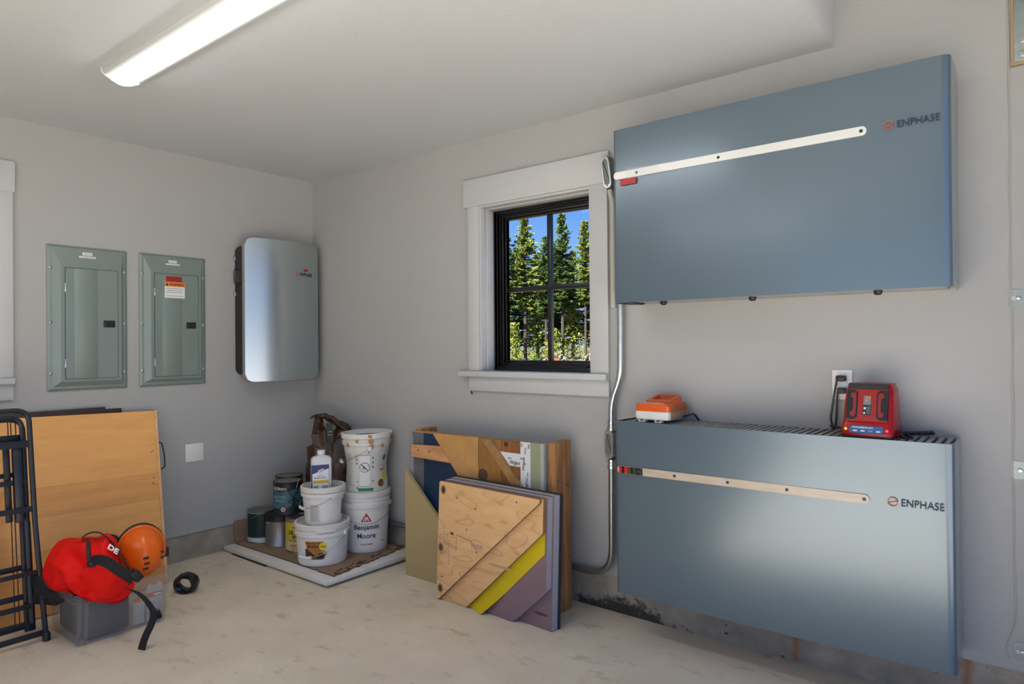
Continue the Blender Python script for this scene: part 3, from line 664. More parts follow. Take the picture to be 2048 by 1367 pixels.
# ------------------------------------------------------------------ right wall: two battery cabinets
BX0, BX1 = 2.470, 3.686
def battery(lab, z0, z1, up):
    t = thing('battery_cabinet', lab, 'battery cabinet', ((BX0 + BX1) / 2, 0, z0), 0, 'battery cabinets on the right wall')
    yf = -0.242
    prof = [(BX0 + 0.016, -0.018), (BX0 + 0.008, -0.10), (BX0, yf + 0.020)]
    for i in range(1, 7): a = R(90 * i / 6); prof.append((BX0 + 0.016 * (1 - math.cos(a)), yf + 0.020 - 0.016 * math.sin(a)))
    for i in range(1, 24): u = i / 24; prof.append((BX0 + 0.016 + (BX1 - BX0 - 0.044) * u, yf + 0.004 - 0.007 * math.sin(math.pi * u)))
    for i in range(0, 9): a = R(90 * i / 8); prof.append((BX1 - 0.028 + 0.026 * math.sin(a), yf + 0.004 + 0.026 * (1 - math.cos(a))))
    prof += [(BX1 - 0.0005, -0.10), (BX1 - 0.005, -0.012)]
    g = G(); V0 = [g.bm.verts.new((x, y, z0)) for x, y in prof]; V1 = [g.bm.verts.new((x, y, z1)) for x, y in prof]
    cxm = (BX0 + BX1) / 2
    I0 = [g.bm.verts.new((x + (0.006 if x < cxm - 0.5 else -0.006 if x > cxm + 0.5 else 0), min(y + 0.006, -0.018), z0)) for x, y in prof]
    I1 = [g.bm.verts.new((x + (0.006 if x < cxm - 0.5 else -0.006 if x > cxm + 0.5 else 0), min(y + 0.006, -0.018), z1)) for x, y in prof]
    for i in range(len(prof) - 1):
        g.bm.faces.new((V0[i], V0[i + 1], V1[i + 1], V1[i])); g.bm.faces.new((I0[i + 1], I0[i], I1[i], I1[i + 1]))
        g.bm.faces.new((V1[i], V1[i + 1], I1[i + 1], I1[i])); g.bm.faces.new((V0[i + 1], V0[i], I0[i], I0[i + 1]))
    g._tag(0); cv = part('cover', g, M_STEELBLUE, t, 'grey blue silver front cover', smooth=30)
    # inner housing: underside and the wall side
    g = G(); g.b2((BX0 + 0.03, yf + 0.020, z0 + 0.004), (BX1 - 0.03, 0, z1 - 0.022), 0, 0.004); part('housing', g, mat('pale_grey_housing', (0.42, 0.41, 0.39), 0.5), t)
    # slotted vent on top
    g = G(); g.b2((BX0 + 0.020, yf + 0.012, z1 - 0.021), (BX1 - 0.016, -0.002, z1 - 0.016)); vt = part('vent', g, M_BLACK, t, 'dark slotted vent')
    g = G(); g.b2((-0.0072, yf + 0.010, 0), (0.0072, -0.004, 0.013), 0, 0.001); first = part('slat', g, M_SLAT, vt, local=True)
    cw = cxm; n_ = 46
    for i in range(n_):
        x = BX0 + 0.032 + (BX1 - BX0 - 0.060) * i / (n_ - 1); mt = Matrix.Translation((x - cxm, 0, z1 - 0.017 - z0)) @ Matrix.Shear('XY', 4, (0, 0))
        if i == 0: first.matrix_basis = mt
        else: inst(first, vt, mt)
    # light bar
    if up: x0, x1, zb, hb = 2.480, 3.446, 1.963, 0.031
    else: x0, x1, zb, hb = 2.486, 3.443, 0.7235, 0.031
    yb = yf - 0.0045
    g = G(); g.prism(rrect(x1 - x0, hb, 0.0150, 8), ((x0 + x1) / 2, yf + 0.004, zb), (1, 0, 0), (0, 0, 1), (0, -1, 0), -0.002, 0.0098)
    lb = part('light_bar', g, mat('white_light_bar', (0.66, 0.67, 0.65), 0.22) if up else mat('tan_bar_reflection', (0.46, 0.37, 0.27), 0.25, col2=(0.56, 0.48, 0.38), vscale=12, stretch=(1, 1, 5)), t, 'white light bar' if up else 'light bar with painted beige reflection')  # lower bar: tan is a painted reflection, the strip itself is glossy
    ys = yf - 0.0058
    for x in ((2.588, 2.936, 3.430) if up else (2.585, 2.744, 2.960, 3.177, 3.428)):
        g = G(); g.lathe([(0.0, 0.0015), (0.0055, 0.0012), (0.0062, 0)], 14, 0, Matrix.Translation((x, ys, zb)) @ RYM); part('screw', g, mat('dark_green_screw', (0.008, 0.045, 0.03), 0.4), lb, 'dark green screw')
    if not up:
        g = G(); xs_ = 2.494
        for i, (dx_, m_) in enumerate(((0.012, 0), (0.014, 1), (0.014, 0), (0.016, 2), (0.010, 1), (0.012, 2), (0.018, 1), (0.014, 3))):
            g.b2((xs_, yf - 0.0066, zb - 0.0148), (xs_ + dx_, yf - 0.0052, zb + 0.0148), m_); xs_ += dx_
        part('reflection_stripes', g, [mat('reflected_red', (0.5, 0.025, 0.01), 0.25), mat('reflected_black', (0.01, 0.008, 0.008), 0.25), mat('reflected_olive', (0.06, 0.05, 0.02), 0.25), mat('reflected_slate', (0.03, 0.035, 0.045), 0.25)], lb, 'painted red, black and olive reflection at the left end of the bar')  # stripes paint what the glossy bar would mirror from behind the camera
    else:
        g = G(); g.prism([(2.512, 1.920), (2.585, 1.920), (2.585, 1.946), (2.512, 1.946)], (0, yf - 0.003, 0), (1, 0, 0), (0, 0, 1), (0, -1, 0), 0, 0.0035); part('red_sticker', g, M_REDSTICK, cv, 'red sticker under the bar')
        # peeling clear film over the bar
        g = G(); g.grid(lambda u, v: Vector((2.545 + 0.21 * u, yf - 0.0065 - 0.010 * (1 - u) ** 3 * v - 0.001, zb - 0.018 + 0.036 * v + 0.008 * (1 - u) ** 2 * (v - 0.5))), 12, 4)
        part('protective_film', g, M_FILM, cv, 'clear film peeling off the bar')
    zt = (1.971) if up else 0.7255
    brand(cv, FY(3.512, yf - 0.0030, zt - (0.006 if up else -0.0005)), 0.0235)
    if up:
        for x in (2.66, 3.03, 3.46):
            g = G(); g.lathe([(0.0, -0.013), (0.008, -0.0125), (0.013, -0.008), (0.014, -0.002), (0.014, 0.006)], 16, 0, Matrix.Translation((x, -0.155, z0))); part('foot', g, M_BLACK, t, 'black round foot')
        g = G(); g.b2((BX0 + 0.012, yf + 0.012, z0 - 0.003), (BX0 + 0.075, -0.10, z0 + 0.004)); part('corner_pad', g, M_BLACK, t, 'black corner pad')
    return t
battery('upper of the two big grey blue battery cabinets, right of the window', 1.4262, 2.1604, True)
battery('lower of the two big grey blue battery cabinets, chargers standing on it', 0.1993, 0.9270, False)

# ------------------------------------------------------------------ conduit
def smooth_path(pts, rad, n_=8):
    out_ = [Vector(pts[0])]
    for a, b_, c in zip(pts, pts[1:], pts[2:]):
        a, b_, c = Vector(a), Vector(b_), Vector(c); d1, d2 = (a - b_), (c - b_)
        r_ = min(rad, d1.length * 0.49, d2.length * 0.49); p, q = b_ + d1.normalized() * r_, b_ + d2.normalized() * r_
        for i in range(n_ + 1):
            t = i / n_; out_.append(p * (1 - t) ** 2 + b_ * 2 * t * (1 - t) + q * t * t)
    out_.append(Vector(pts[-1])); return out_
t = thing('electrical_conduit', 'galvanised conduit running down the right wall between window and battery cabinets', 'conduit', (2.34, -0.03, 0.3))
g = G(); g.tube(smooth_path([(2.390, -0.034, 1.995), (2.388, -0.034, 1.43), (2.384, -0.034, 1.10), (2.337, -0.034, 0.985), (2.336, -0.034, 0.855)], 0.05), 0.0148, 14); part('pipe', g, M_GALV, t)
g = G(); g.tube(smooth_path([(2.335, -0.034, 0.72), (2.331, -0.034, 0.178), (2.0, -0.034, 0.186), (0.30, -0.030, 0.19)], 0.13, 12), 0.0148, 14); part('pipe', g, mat('grey_conduit', (0.30, 0.31, 0.31), 0.35, metal=0.85), t)
def conduit_body(x, z, tilt, h):
    rot = Matrix.Translation((x, -0.038, z)) @ Matrix.Rotation(tilt, 4, 'Y')
    g = G(); g.prism(rrect(0.046, h, 0.0225, 8), (0, 0, 0), (1, 0, 0), (0, 0, 1), (0, -1, 0), -0.034, 0.012, 0, None, 0.004)
    g.bm.transform(rot); cb = part('conduit_body', g, M_CASTGREY, t)
    g = G()
    op = rrect(0.042, h - 0.006, 0.0205, 8); ip = rrect(0.026, h - 0.036, 0.0128, 8)
    k_ = len(op); vs = [(u, -0.0125, v) for u, v in op] + [(u, -0.0155, v) for u, v in op] + [(u * 1.05, -0.0155, v * 1.01) for u, v in ip] + [(u, -0.0130, v) for u, v in ip]
    fs = [(r_ * k_ + i, r_ * k_ + (i + 1) % k_, (r_ + 1) * k_ + (i + 1) % k_, (r_ + 1) * k_ + i) for r_ in range(3) for i in range(k_)]
    g.raw(vs, fs); bmesh.ops.recalc_face_normals(g.bm, faces=g.bm.faces[:])
    g.bm.transform(rot); part('cover_plate', g, M_ZINC, cb, 'bright cover plate')
    for s_ in (1, -1):
        g = G(); g.lathe([(0, 0.003), (0.003, 0.0025), (0.0042, 0)], 10, 0, Matrix.Translation((0, -0.0155, s_ * (h / 2 - 0.013))) @ RYM); g.bm.transform(rot); part('screw', g, M_ZINC, cb)
    return cb
conduit_body(2.331, 0.790, 0.0, 0.135)
conduit_body(2.329, 2.045, R(-7), 0.155)
for z, x in ((0.875, 2.336), (0.700, 2.335)):
    g = G(); g.lathe([(0.0149, -0.022), (0.0195, -0.022), (0.0195, -0.008), (0.0175, -0.006), (0.0175, 0.006), (0.0195, 0.008), (0.0195, 0.020), (0.0149, 0.020)], 16, 0, Matrix.Translation((x, -0.034, z)))
    g.box((x - 0.018, -0.044, z + 0.012), (0.010, 0.008, 0.008), 0, 0.002); part('coupling', g, M_ZINC, t)
g = G(); g.tube([(2.338, -0.034, 1.965), (2.352, -0.034, 1.90), (2.352, -0.034, 1.42)], 0.0125, 12); part('pipe', g, mat('beige_painted_pipe', (0.45, 0.44, 0.38), 0.45), t, 'beige painted pipe')

# ------------------------------------------------------------------ outlet, chargers
t = thing('wall_outlet', 'white duplex outlet on the right wall behind the red charger', 'outlet', (3.311, 0, 1.036))
g = G(); g.b2((3.276, -0.006, 1.036), (3.346, 0, 1.148), 0, 0.002); part('plate', g, M_WHITEPLASTIC, t)
g = G(); g.b2((3.294, -0.0095, 1.046), (3.328, -0.0055, 1.138), 0, 0.0015); part('receptacle', g, M_WHITEPLASTIC, t)
ZT = 0.9235           # top of the slats
def stadium(y0, y1, x0, x1): pass
# orange and white charger
CX, CY, CA = 2.634, -0.128, R(0.0)
t = thing('battery_charger', 'orange and white battery charger on the left end of the lower battery cabinet', 'charger', (CX, CY, ZT + 0.004), R(-2))
hx, hy = 0.078, 0.088
g = G(); g.box((0, 0, 0.028), (2 * hx, 2 * hy, 0.040), 0, 0.010); part('base', g, mat('pale_grey_plastic', (0.60, 0.62, 0.61), 0.42), t, 'pale grey lower shell', local=True)
g = G()
for sx_ in (-0.045, 0.03):
    for (a_, b_, c_, d_) in ((-.015, -.011, 0, .014), (.011, .015, 0, .014), (-.011, .011, 0, .004)): g.b2((sx_ + a_, -hy - 0.004, c_), (sx_ + b_, -hy + 0.02, d_))
    g.b2((sx_ - 0.015, hy - 0.02, 0), (sx_ + 0.015, hy, 0.012))
part('foot', g, mat('pale_grey_plastic', (0.6, 0.6, 0.6)), t, local=True)
g = G()   # top shell: lower band then a raised sloping cradle frame with an opening
def rr3(wd, dp, r, z, ox=0, oy=0): return [(ox + u, oy + v, z) for u, v in rrect(wd, dp, r, 5)]
L = [rr3(2 * hx - 0.001, 2 * hy - 0.001, 0.014, 0.044), rr3(2 * hx, 2 * hy, 0.014, 0.066), rr3(2 * hx - 0.012, 2 * hy - 0.012, 0.012, 0.076)]
def slope(p, a): return (p[0], p[1], p[2] + a * (p[1] + 0.03))
L += [rr3(0.122, 0.120, 0.012, 0.078, 0.0, 0.018)]
L += [[slope(p, 0.16) for p in rr3(0.112, 0.112, 0.012, 0.088, 0.0, 0.020)], [slope(p, 0.16) for p in rr3(0.084, 0.080, 0.006, 0.088, 0.0, 0.024)], rr3(0.070, 0.070, 0.006, 0.058, 0.0, 0.024)]
V = [[g.bm.verts.new(p) for p in r_] for r_ in L]; k_ = len(V[0])
for A, B in zip(V, V[1:]):
    for j in range(k_): g.bm.faces.new((A[j], A[(j + 1) % k_], B[(j + 1) % k_], B[j]))
g.bm.faces.new(V[0][::-1]); g.bm.faces.new(V[-1]); g._tag(0)
tp = part('top_shell', g, M_AMBER, t, 'translucent orange top shell with battery cradle', smooth=30, local=True)
g = G(); g.box((0, -0.068, 0.0775), (0.095, 0.010, 0.003), 0, 0.001); part('status_bar', g, mat('pale_bar', (0.62, 0.62, 0.6), 0.4), tp, 'pale bar on the front edge', local=True)
g = G(); g.box((0, 0.045, 0.062), (0.05, 0.012, 0.012), 0, 0.002); part('contacts', g, M_BLACK, tp, local=True)
g = G()
for i in range(12): g.b2((hx - 0.0005, -0.07 + i * 0.0122, 0.014), (hx + 0.0015, -0.064 + i * 0.0122, 0.074))
part('side_rib', g, mat('rib_brown', (0.30, 0.12, 0.05), 0.5), tp, local=True, kind='stuff')  # ribs in a darker brown than the shell
g = G(); pts = smooth_path([(CX + 0.07, -0.10, ZT + 0.02), (CX + 0.085, -0.09, ZT + 0.022), (CX + 0.10, -0.06, ZT + 0.030), (CX + 0.098, -0.022, ZT + 0.03), (CX + 0.112, -0.006, ZT + 0.002), (CX + 0.13, -0.0035, ZT - 0.014), (3.20, -0.0035, ZT - 0.014), (3.285, -0.0040, ZT + 0.0), (3.292, -0.016, ZT + 0.04), (3.298, -0.026, 1.05), (3.300, -0.026, 1.066)], 0.04, 5)
g.tube(pts, 0.0035, 7); part('power_cord', g, M_BLACK, t, 'black cord')
g = G(); g.box((3.313, -0.022, 1.071), (0.030, 0.026, 0.022), 0, 0.004); part('plug', g, M_BLACK, t, 'black plug')

# red charger
CX, CY = 3.432, -0.135
t = thing('battery_charger', 'red and black charging station leaning back on the right end of the lower battery cabinet', 'charger', (CX, CY, ZT), R(-3))
g = G()   # body lofted from base to top, leaning back
sec = [(0.0, 0.080, -0.075, 0.070, 0.014), (0.012, 0.082, -0.078, 0.072, 0.018), (0.035, 0.082, -0.074, 0.072, 0.018), (0.055, 0.080, -0.060, 0.072, 0.018), (0.12, 0.077, -0.046, 0.070, 0.018), (0.165, 0.074, -0.034, 0.066, 0.018), (0.185, 0.066, -0.028, 0.060, 0.018)]
V = []
for z, hx, ya, yb, r_ in sec: V.append([g.bm.verts.new((u, v + (ya + yb) / 2, z)) for u, v in rrect(2 * hx, yb - ya, r_, 5)])
k_ = len(V[0])
for A, B in zip(V, V[1:]):
    for j in range(k_): g.bm.faces.new((A[j], A[(j + 1) % k_], B[(j + 1) % k_], B[j]))
g.bm.faces.new(V[0][::-1]); g.bm.faces.new(V[-1]); g._tag(0)
bd = part('body', g, M_CHARGERRED, t, 'glossy red body', smooth=50, local=True)
g = G(); g.box((0, -0.003, 0.004), (0.158, 0.148, 0.012), 0, 0.004); part('base', g, M_BLACK, t, 'black base', local=True)
# face plane: from (y=-0.062,z=.052) to (y=-.028,z=.186)
fo = Vector((0, -0.0665, 0.052)); fe = Vector((0, 0.032, 0.134)).normalized(); fn = Vector((1, 0, 0)).cross(fe); fn = -fn if fn.y > 0 else fn
def FP(poly, t0, t1, m, nm, par, lab=None, gg=None, build=True):
    q = gg or G(); q.prism(poly, fo, (1, 0, 0), fe, fn, t0, t1, m)
    return q
g = FP([(-0.064, 0.004), (0.064, 0.004), (0.064, 0.120), (-0.064, 0.120)], -0.01, 0.004, 0, '', None); bp = part('battery_face', g, M_CHARGERRED, t, 'red front plate', local=True)
g = FP([(u, v + 0.126) for u, v in rrect(0.124, 0.020, 0.006)], -0.012, 0.008, 0, '', None); part('top_cap', g, M_BLACK, t, 'black top cap', local=True)
for s_ in (-1, 1):
    ol = [(0.064, 0.010), (0.064, 0.112), (0.040, 0.112), (0.030, 0.102), (0.030, 0.020), (0.040, 0.010)]
    g = FP([(s_ * u, v) for u, v in ol], -0.004, 0.0065, 0, '', None); sp_ = part('side_grip', g, mat('grip_black', (0.014, 0.016, 0.017), 0.5, spec=0.3), bp, 'black side grip', local=True)
    bone = [(0.034, 0.035), (0.036, 0.022), (0.044, 0.018), (0.052, 0.024), (0.052, 0.034), (0.044, 0.040), (0.0425, 0.060), (0.044, 0.082), (0.052, 0.088), (0.052, 0.098), (0.044, 0.104), (0.036, 0.100), (0.034, 0.088)]
    g = FP([(s_ * u, v) for u, v in bone], 0.0064, 0.0085, 0, '', None); o = part('grip_inlay', g, mat('deep_red', (0.22, 0.008, 0.012), 0.4), t, 'dark red bone shaped inlay', local=True)
g = FP([(-0.0125, 0.030), (-0.010, 0.026), (0.010, 0.026), (0.0125, 0.030), (0.0125, 0.094), (-0.0125, 0.094)], -0.004, 0.0048, 0, '', None)
FP([(-0.0115, 0.062), (0.0115, 0.062), (0.0115, 0.093), (-0.0115, 0.093)], 0.0047, 0.0052, 1, '', None, gg=g)
FP([(-0.004, 0.072), (0.001, 0.072), (0.001, 0.092), (-0.004, 0.092)], 0.0051, 0.0055, 2, '', None, gg=g)
FP([(0.006, 0.082), (0.010, 0.082), (0.010, 0.092), (0.006, 0.092)], 0.0051, 0.0055, 2, '', None, gg=g)
FP([(-0.010, 0.046), (-0.003, 0.046), (-0.003, 0.053), (-0.010, 0.053)], 0.0047, 0.0052, 3, '', None, gg=g)
FP([(-0.010, 0.030), (-0.005, 0.030), (-0.005, 0.036), (-0.010, 0.036)], 0.0047, 0.0052, 3, '', None, gg=g)
for i in range(4): FP([(0.000 + 0.003 * i, 0.031), (0.0012 + 0.003 * i, 0.031), (0.0012 + 0.003 * i, 0.056), (0.000 + 0.003 * i, 0.056)], 0.0047, 0.0052, 1, '', None, gg=g)
part('spec_label', g, [M_BLACKPRINT, mat('slate_label', (0.16, 0.20, 0.23), 0.5), mat('label_orange', (0.75, 0.15, 0.01), 0.5), M_WHITEPRINT], bp, 'grey and orange spec label', local=True)
# lower control strip (front sloping face near the base)
so = Vector((0, -0.0795, 0.016)); se = Vector((0, 0.012, 0.034)).normalized(); sn = Vector((0, -0.034, 0.012)).normalized()
g = G(); g.prism([(-0.050, 0.002), (0.052, 0.002), (0.052, 0.026), (-0.050, 0.026)], so, (1, 0, 0), se, sn, -0.002, 0.0022, 0)
MS = Matrix((( 1, 0, 0, 0), (0, se.y, sn.y, 0), (0, se.z, sn.z, 0), (0, 0, 0, 1)))
def SP(u, v, w_=0.0024): q = so + Vector((u, 0, 0)) + se * v + sn * w_; return Matrix.Translation(q) @ MS
g.text('POWERPLEX', SP(-0.010, 0.0205), h=0.0062, wd=0.066, bold=0.01, m=1)
for i in range(4): g.prism([(-0.040 + 0.024 * i, 0.007), (-0.027 + 0.024 * i, 0.007), (-0.027 + 0.024 * i, 0.011), (-0.040 + 0.024 * i, 0.011)], so, (1, 0, 0), se, sn, 0.002, 0.0028, 2 if i == 2 else 1)
part('control_strip', g, [M_BLUELAB, M_WHITEPRINT, mat('strip_pink', (0.5, 0.2, 0.2), 0.5)], bd, 'blue control strip with white lettering', local=True)
for u, m_, lb_ in ((-0.064, M_LEDG, 'green light'), (0.064, M_LED, 'red light')):
    g = G(); g.lathe([(0, 0.003), (0.003, 0.0022), (0.0042, 0)], 12, 0, SP(u, 0.014, 0.0)); part('indicator_light', g, m_, bd, lb_, local=True)
g = G(); pts = smooth_path([(CX - 0.065, -0.09, ZT + 0.012), (CX - 0.10, -0.09, ZT + 0.016), (CX - 0.155, -0.05, ZT + 0.018), (CX - 0.148, -0.030, ZT + 0.01), (3.275, -0.030, ZT + 0.04), (3.290, -0.034, 1.06), (3.299, -0.034, 1.110)], 0.03, 6)
g.tube(pts, 0.004, 7); part('power_cord', g, M_BLACK, t, 'black cord')
g = G(); g.box((3.311, -0.022, 1.117), (0.034, 0.028, 0.022), 0, 0.005); part('plug', g, M_BLACK, t, 'black plug')
# coiled lead beside the red charger
g = G(); pts = []
for i in range(160):
    u = i / 159; c = Vector((3.520, -0.10, ZT + 0.012)).lerp(Vector((3.610, -0.055, ZT + 0.016)), u); a = u * 2 * math.pi * 13
    pts.append(c + Vector((0, 0.0065 * math.cos(a), 0.0065 * math.sin(a) )))
g.tube(pts, 0.0022, 5); g.tube(smooth_path([(3.519, -0.13, ZT + 0.004), (3.535, -0.165, ZT + 0.004), (3.56, -0.160, ZT + 0.004), (3.555, -0.125, ZT + 0.004), (3.53, -0.10, ZT + 0.004)], 0.02, 5), 0.003, 6)
single('coiled_cord', g, M_BLACK, 'short black coiled cord lying right of the red charger', 'cord')

# ------------------------------------------------------------------ garage door brackets, strip and low-voltage wire at the right edge
for (za, zb), lab in (((1.363, 1.420), 'galvanised track bracket at eye height on the right edge of the wall'), ((0.800, 0.857), 'galvanised track bracket level with the lower battery cabinet top'), ((0.206, 0.266), 'galvanised track bracket nearest the floor at the right edge')):
    t = thing('track_bracket', lab, 'bracket', (3.85, 0, za), 0, 'door track brackets')
    g = G(); g.prism([(3.819, za + 0.006), (3.825, za), (3.90, za), (3.90, zb), (3.825, zb), (3.819, zb - 0.006)], (0, 0, 0), (1, 0, 0), (0, 0, 1), (0, -1, 0), 0, 0.003); g.b2((3.896, -0.05, za), (3.90, -0.002, zb)); part('plate', g, M_BRACKET, t)
    g = G(); g.lathe([(0, 0.008), (0.006, 0.007), (0.008, 0.0)], 6, 0, Matrix.Translation((3.843, -0.003, (za + zb) / 2)) @ RYM); part('bolt', g, M_ZINC, t)
    g = G(); g.lathe([(0, 0.002), (0.007, 0.002), (0.007, 0.0)], 10, 0, Matrix.Translation((3.831, -0.003, (za + zb) / 2)) @ RYM); part('slot', g, M_TRIM, t)
t = thing('header_board', 'brown wood board with steel spring plate high on the right edge', 'board', (3.87, 0, 2.15))
g = G(); g.b2((3.832, -0.018, 2.150), (3.95, 0, 2.70), 0, 0.001); part('board', g, mat('pale_pine', (0.40, 0.27, 0.13), 0.6, var=0.15, vscale=20), t)
g = G(); g.b2((3.839, -0.022, 2.158), (3.95, -0.0185, 2.62), 0, 0.001); pl = part('steel_plate', g, M_BRACKET, t)
for z in (2.18, 2.225):
    g = G(); g.lathe([(0, 0.014), (0.008, 0.013), (0.0095, 0.0)], 6, 0, Matrix.Translation((3.862, -0.022, z)) @ RYM); g.lathe([(0, 0.003), (0.014, 0.003), (0.014, 0.0)], 14, 0, Matrix.Translation((3.862, -0.022, z)) @ RYM); part('bolt', g, M_ZINC, pl)
g = G(); pts = [(3.8245 + 0.002 * math.sin(k * 0.9) * math.sin(k * 0.37), -0.003, 2.70 - k * 0.0625) for k in range(39)] + [(3.80, -0.003, 0.24), (3.805, -0.003, 0.205)]
g.tube(pts, 0.0022, 6); single('low_voltage_wire', g, mat('painted_wire', (0.42, 0.40, 0.37), 0.6), 'thin painted wire stapled up the wall beside the track brackets', 'wire')
# cobweb-dark fleck under the window sill corner
g = G(); g.tube([(1.436, -0.004, 1.018), (1.443, -0.008, 1.0), (1.452, -0.010, 0.990), (1.449, -0.006, 0.984)], [0.001, 0.002, 0.004, 0.002], 6); g.tube([(1.436, -0.003, 0.985), (1.448, -0.007, 0.992)], 0.0009, 5)
single('dead_leaf', g, mat('dead_leaf_brown', (0.08, 0.03, 0.018), 0.8), 'tiny dark dead leaf caught under the left end of the window apron', 'debris')


# ------------------------------------------------------------------ corner: foam board, cardboard, buckets, cans
g = G(); g.b2((0.10, -0.655, FZ(0.3) - 0.001), (0.46, -0.30, 0.0235), 0, 0.001)
single('dark_strip', g, M_DARKWOOD, 'thin dark brown strip sticking out under the left of the white foam board', 'board')  # thin dark brown strip along the foam's lower edge
g = G(); g.b2((0.004, -0.652, 0.0238), (1.022, -0.012, 0.0525), 0, 0.007); o = single('foam_board', g, M_FOAM, 'thick white foam board lying flat on the floor in the corner', 'foam board')
ZC = 0.0585
t = thing('cardboard_sheet', 'brown cardboard sheet with torn right edge under the buckets and cans', 'cardboard', (0.5, -0.3, 0.0528))
g = G(); rnd = random.Random(3)
edge = [(1.0, -0.588)]
for i in range(1, 26):
    u = i / 25; edge.append((1.0 - 0.09 * u + rnd.uniform(-0.011, 0.011), -0.588 + 0.572 * u))
front = [(0.02, -0.588), (0.40, -0.586), (0.80, -0.586), (0.83, -0.588), (0.845, -0.574), (0.855, -0.590)]
g.prism(front + edge + [(0.02, -0.016)], (0, 0, 0.0528), (1, 0, 0), (0, 1, 0), (0, 0, 1), 0, 0.0055, 0, 1); part('sheet', g, [M_CARD, M_CARDDARK], t, smooth=0)
g = G(); g.b2((0.010, -0.586, 0.058), (0.0155, -0.12, 0.188)); part('turned_up_flap', g, M_CARD, t, smooth=0)
g = G()
for i in range(34):
    u = rnd.random(); x = 0.985 - 0.09 * u + rnd.uniform(-0.05, 0.012); y = -0.575 + 0.55 * u
    a = rnd.uniform(-0.5, 0.5) + 1.72; L = rnd.uniform(0.012, 0.05)
    g.box((x, y, 0.0588 + rnd.uniform(0, 0.004)), (L, rnd.uniform(0.003, 0.009), 0.0015), 0, 0, Matrix.Rotation(a, 3, 'Z') @ Matrix.Rotation(rnd.uniform(-.15, .15), 3, 'Y'))
part('torn_fibres', g, M_CARDDARK, t, 'dark torn fibres along the right edge', smooth=0, kind='stuff')

def facing(loc):
    f = Vector((CAM.x - loc[0], CAM.y - loc[1], 0)).normalized(); return math.atan2(f.y, f.x)
# every round container is built with local +X towards the room (thing rotated to face it); angle a grows to the viewer's right
def cyl(a, r, z): return Vector((r * math.cos(a), r * math.sin(a), z))
def patch(g, a0, a1, z0, z1, rf, m=0, n_=14, off=0.0008):
    def f(u, v):
        a = a0 + (a1 - a0) * u; z = z0 + (z1 - z0) * v; return cyl(a, rf(z, a) + off, z)
    return g.grid(f, n_, 4, m)
def polyp(g, pts, a, z, rf, m=0, off=0.0012):
    # flat print bent round the container: cut into upright strips so that it follows the curve
    def clip(P, x, keep_gt):
        o = []
        for (x0, y0), (x1, y1) in zip(P, P[1:] + P[:1]):
            i0, i1 = (x0 >= x) == keep_gt, (x1 >= x) == keep_gt
            if i0: o.append((x0, y0))
            if i0 != i1: t_ = (x - x0) / (x1 - x0); o.append((x, y0 + t_ * (y1 - y0)))
        return o
    lo, hi = min(p[0] for p in pts), max(p[0] for p in pts); n_ = max(1, int((hi - lo) / 0.006)); r_ = rf(z, a)
    for i in range(n_):
        P = clip(clip(list(pts), lo + (hi - lo) * i / n_ - 1e-7, True), lo + (hi - lo) * (i + 1) / n_ + 1e-7, False)
        if len(P) < 3: continue
        vs = [cyl(a + u / r_, rf(z + v, a + u / r_) + off, z + v) for u, v in P]; g.raw(vs, [tuple(range(len(vs)))], m)
    return g
def disc(g, a, z, rad, rf, m=0, off=0.0014, k=24): return polyp(g, [(rad * math.cos(2 * math.pi * i / k), rad * math.sin(2 * math.pi * i / k)) for i in range(k)], a, z, rf, m, off)
def ctext(g, st, a, z, h, wd, rf, m=0, bold=0.0, off=0.0016, shear=0.0):
    return g.text(st, None, h=h, wd=wd, bold=bold, m=m, shear=shear, bend=lambda p: cyl(a + p.x / rf(z, a), rf(z + p.y, a + p.x / rf(z, a)) + off + p.z, z + p.y))
def bars(g, a, z0, n_, wd, rf, m=0, pitch=0.006, h=0.0022, seed=1):
    rn = random.Random(seed)
    for i in range(n_):
        z = z0 - i * pitch; ww = wd * rn.uniform(0.75, 1.0); patch(g, a - wd / 2 / rf(z, a), a - wd / 2 / rf(z, a) + ww / rf(z, a), z - h / 2, z + h / 2, rf, m, 6, 0.0013)
def bail(t, r, z_ear, drop, ang, grip=True, mat_=None, rz_grip=0.0):
    ax = ang; f = Vector((math.cos(ax), math.sin(ax), 0)); sd_ = Vector((-math.sin(ax), math.cos(ax), 0))
    pts = []
    for i in range(25):
        th = math.pi * i / 24; pts.append(sd_ * (math.cos(th) * (r + 0.009)) + f * (math.sin(th) * (r + 0.012)) + Vector((0, 0, z_ear - drop * math.sin(th))))
    g = G(); g.tube(pts, 0.0017, 7); hd = part('handle', g, mat_ or M_WIRE, t, local=True)
    if grip:
        a_ = pts[10:15]; g = G(); g.tube(a_, 0.0085, 10); part('grip', g, M_WHITEPLASTIC, hd, 'white plastic grip', local=True)
    for s_ in (1, -1):
        g = G(); c = sd_ * s_ * (r + 0.003) + Vector((0, 0, z_ear)); g.box(c, (0.020, 0.020, 0.026), 0, 0.004, Matrix.Rotation(ax, 3, 'Z')); part('ear', g, M_BUCKET, t, local=True)
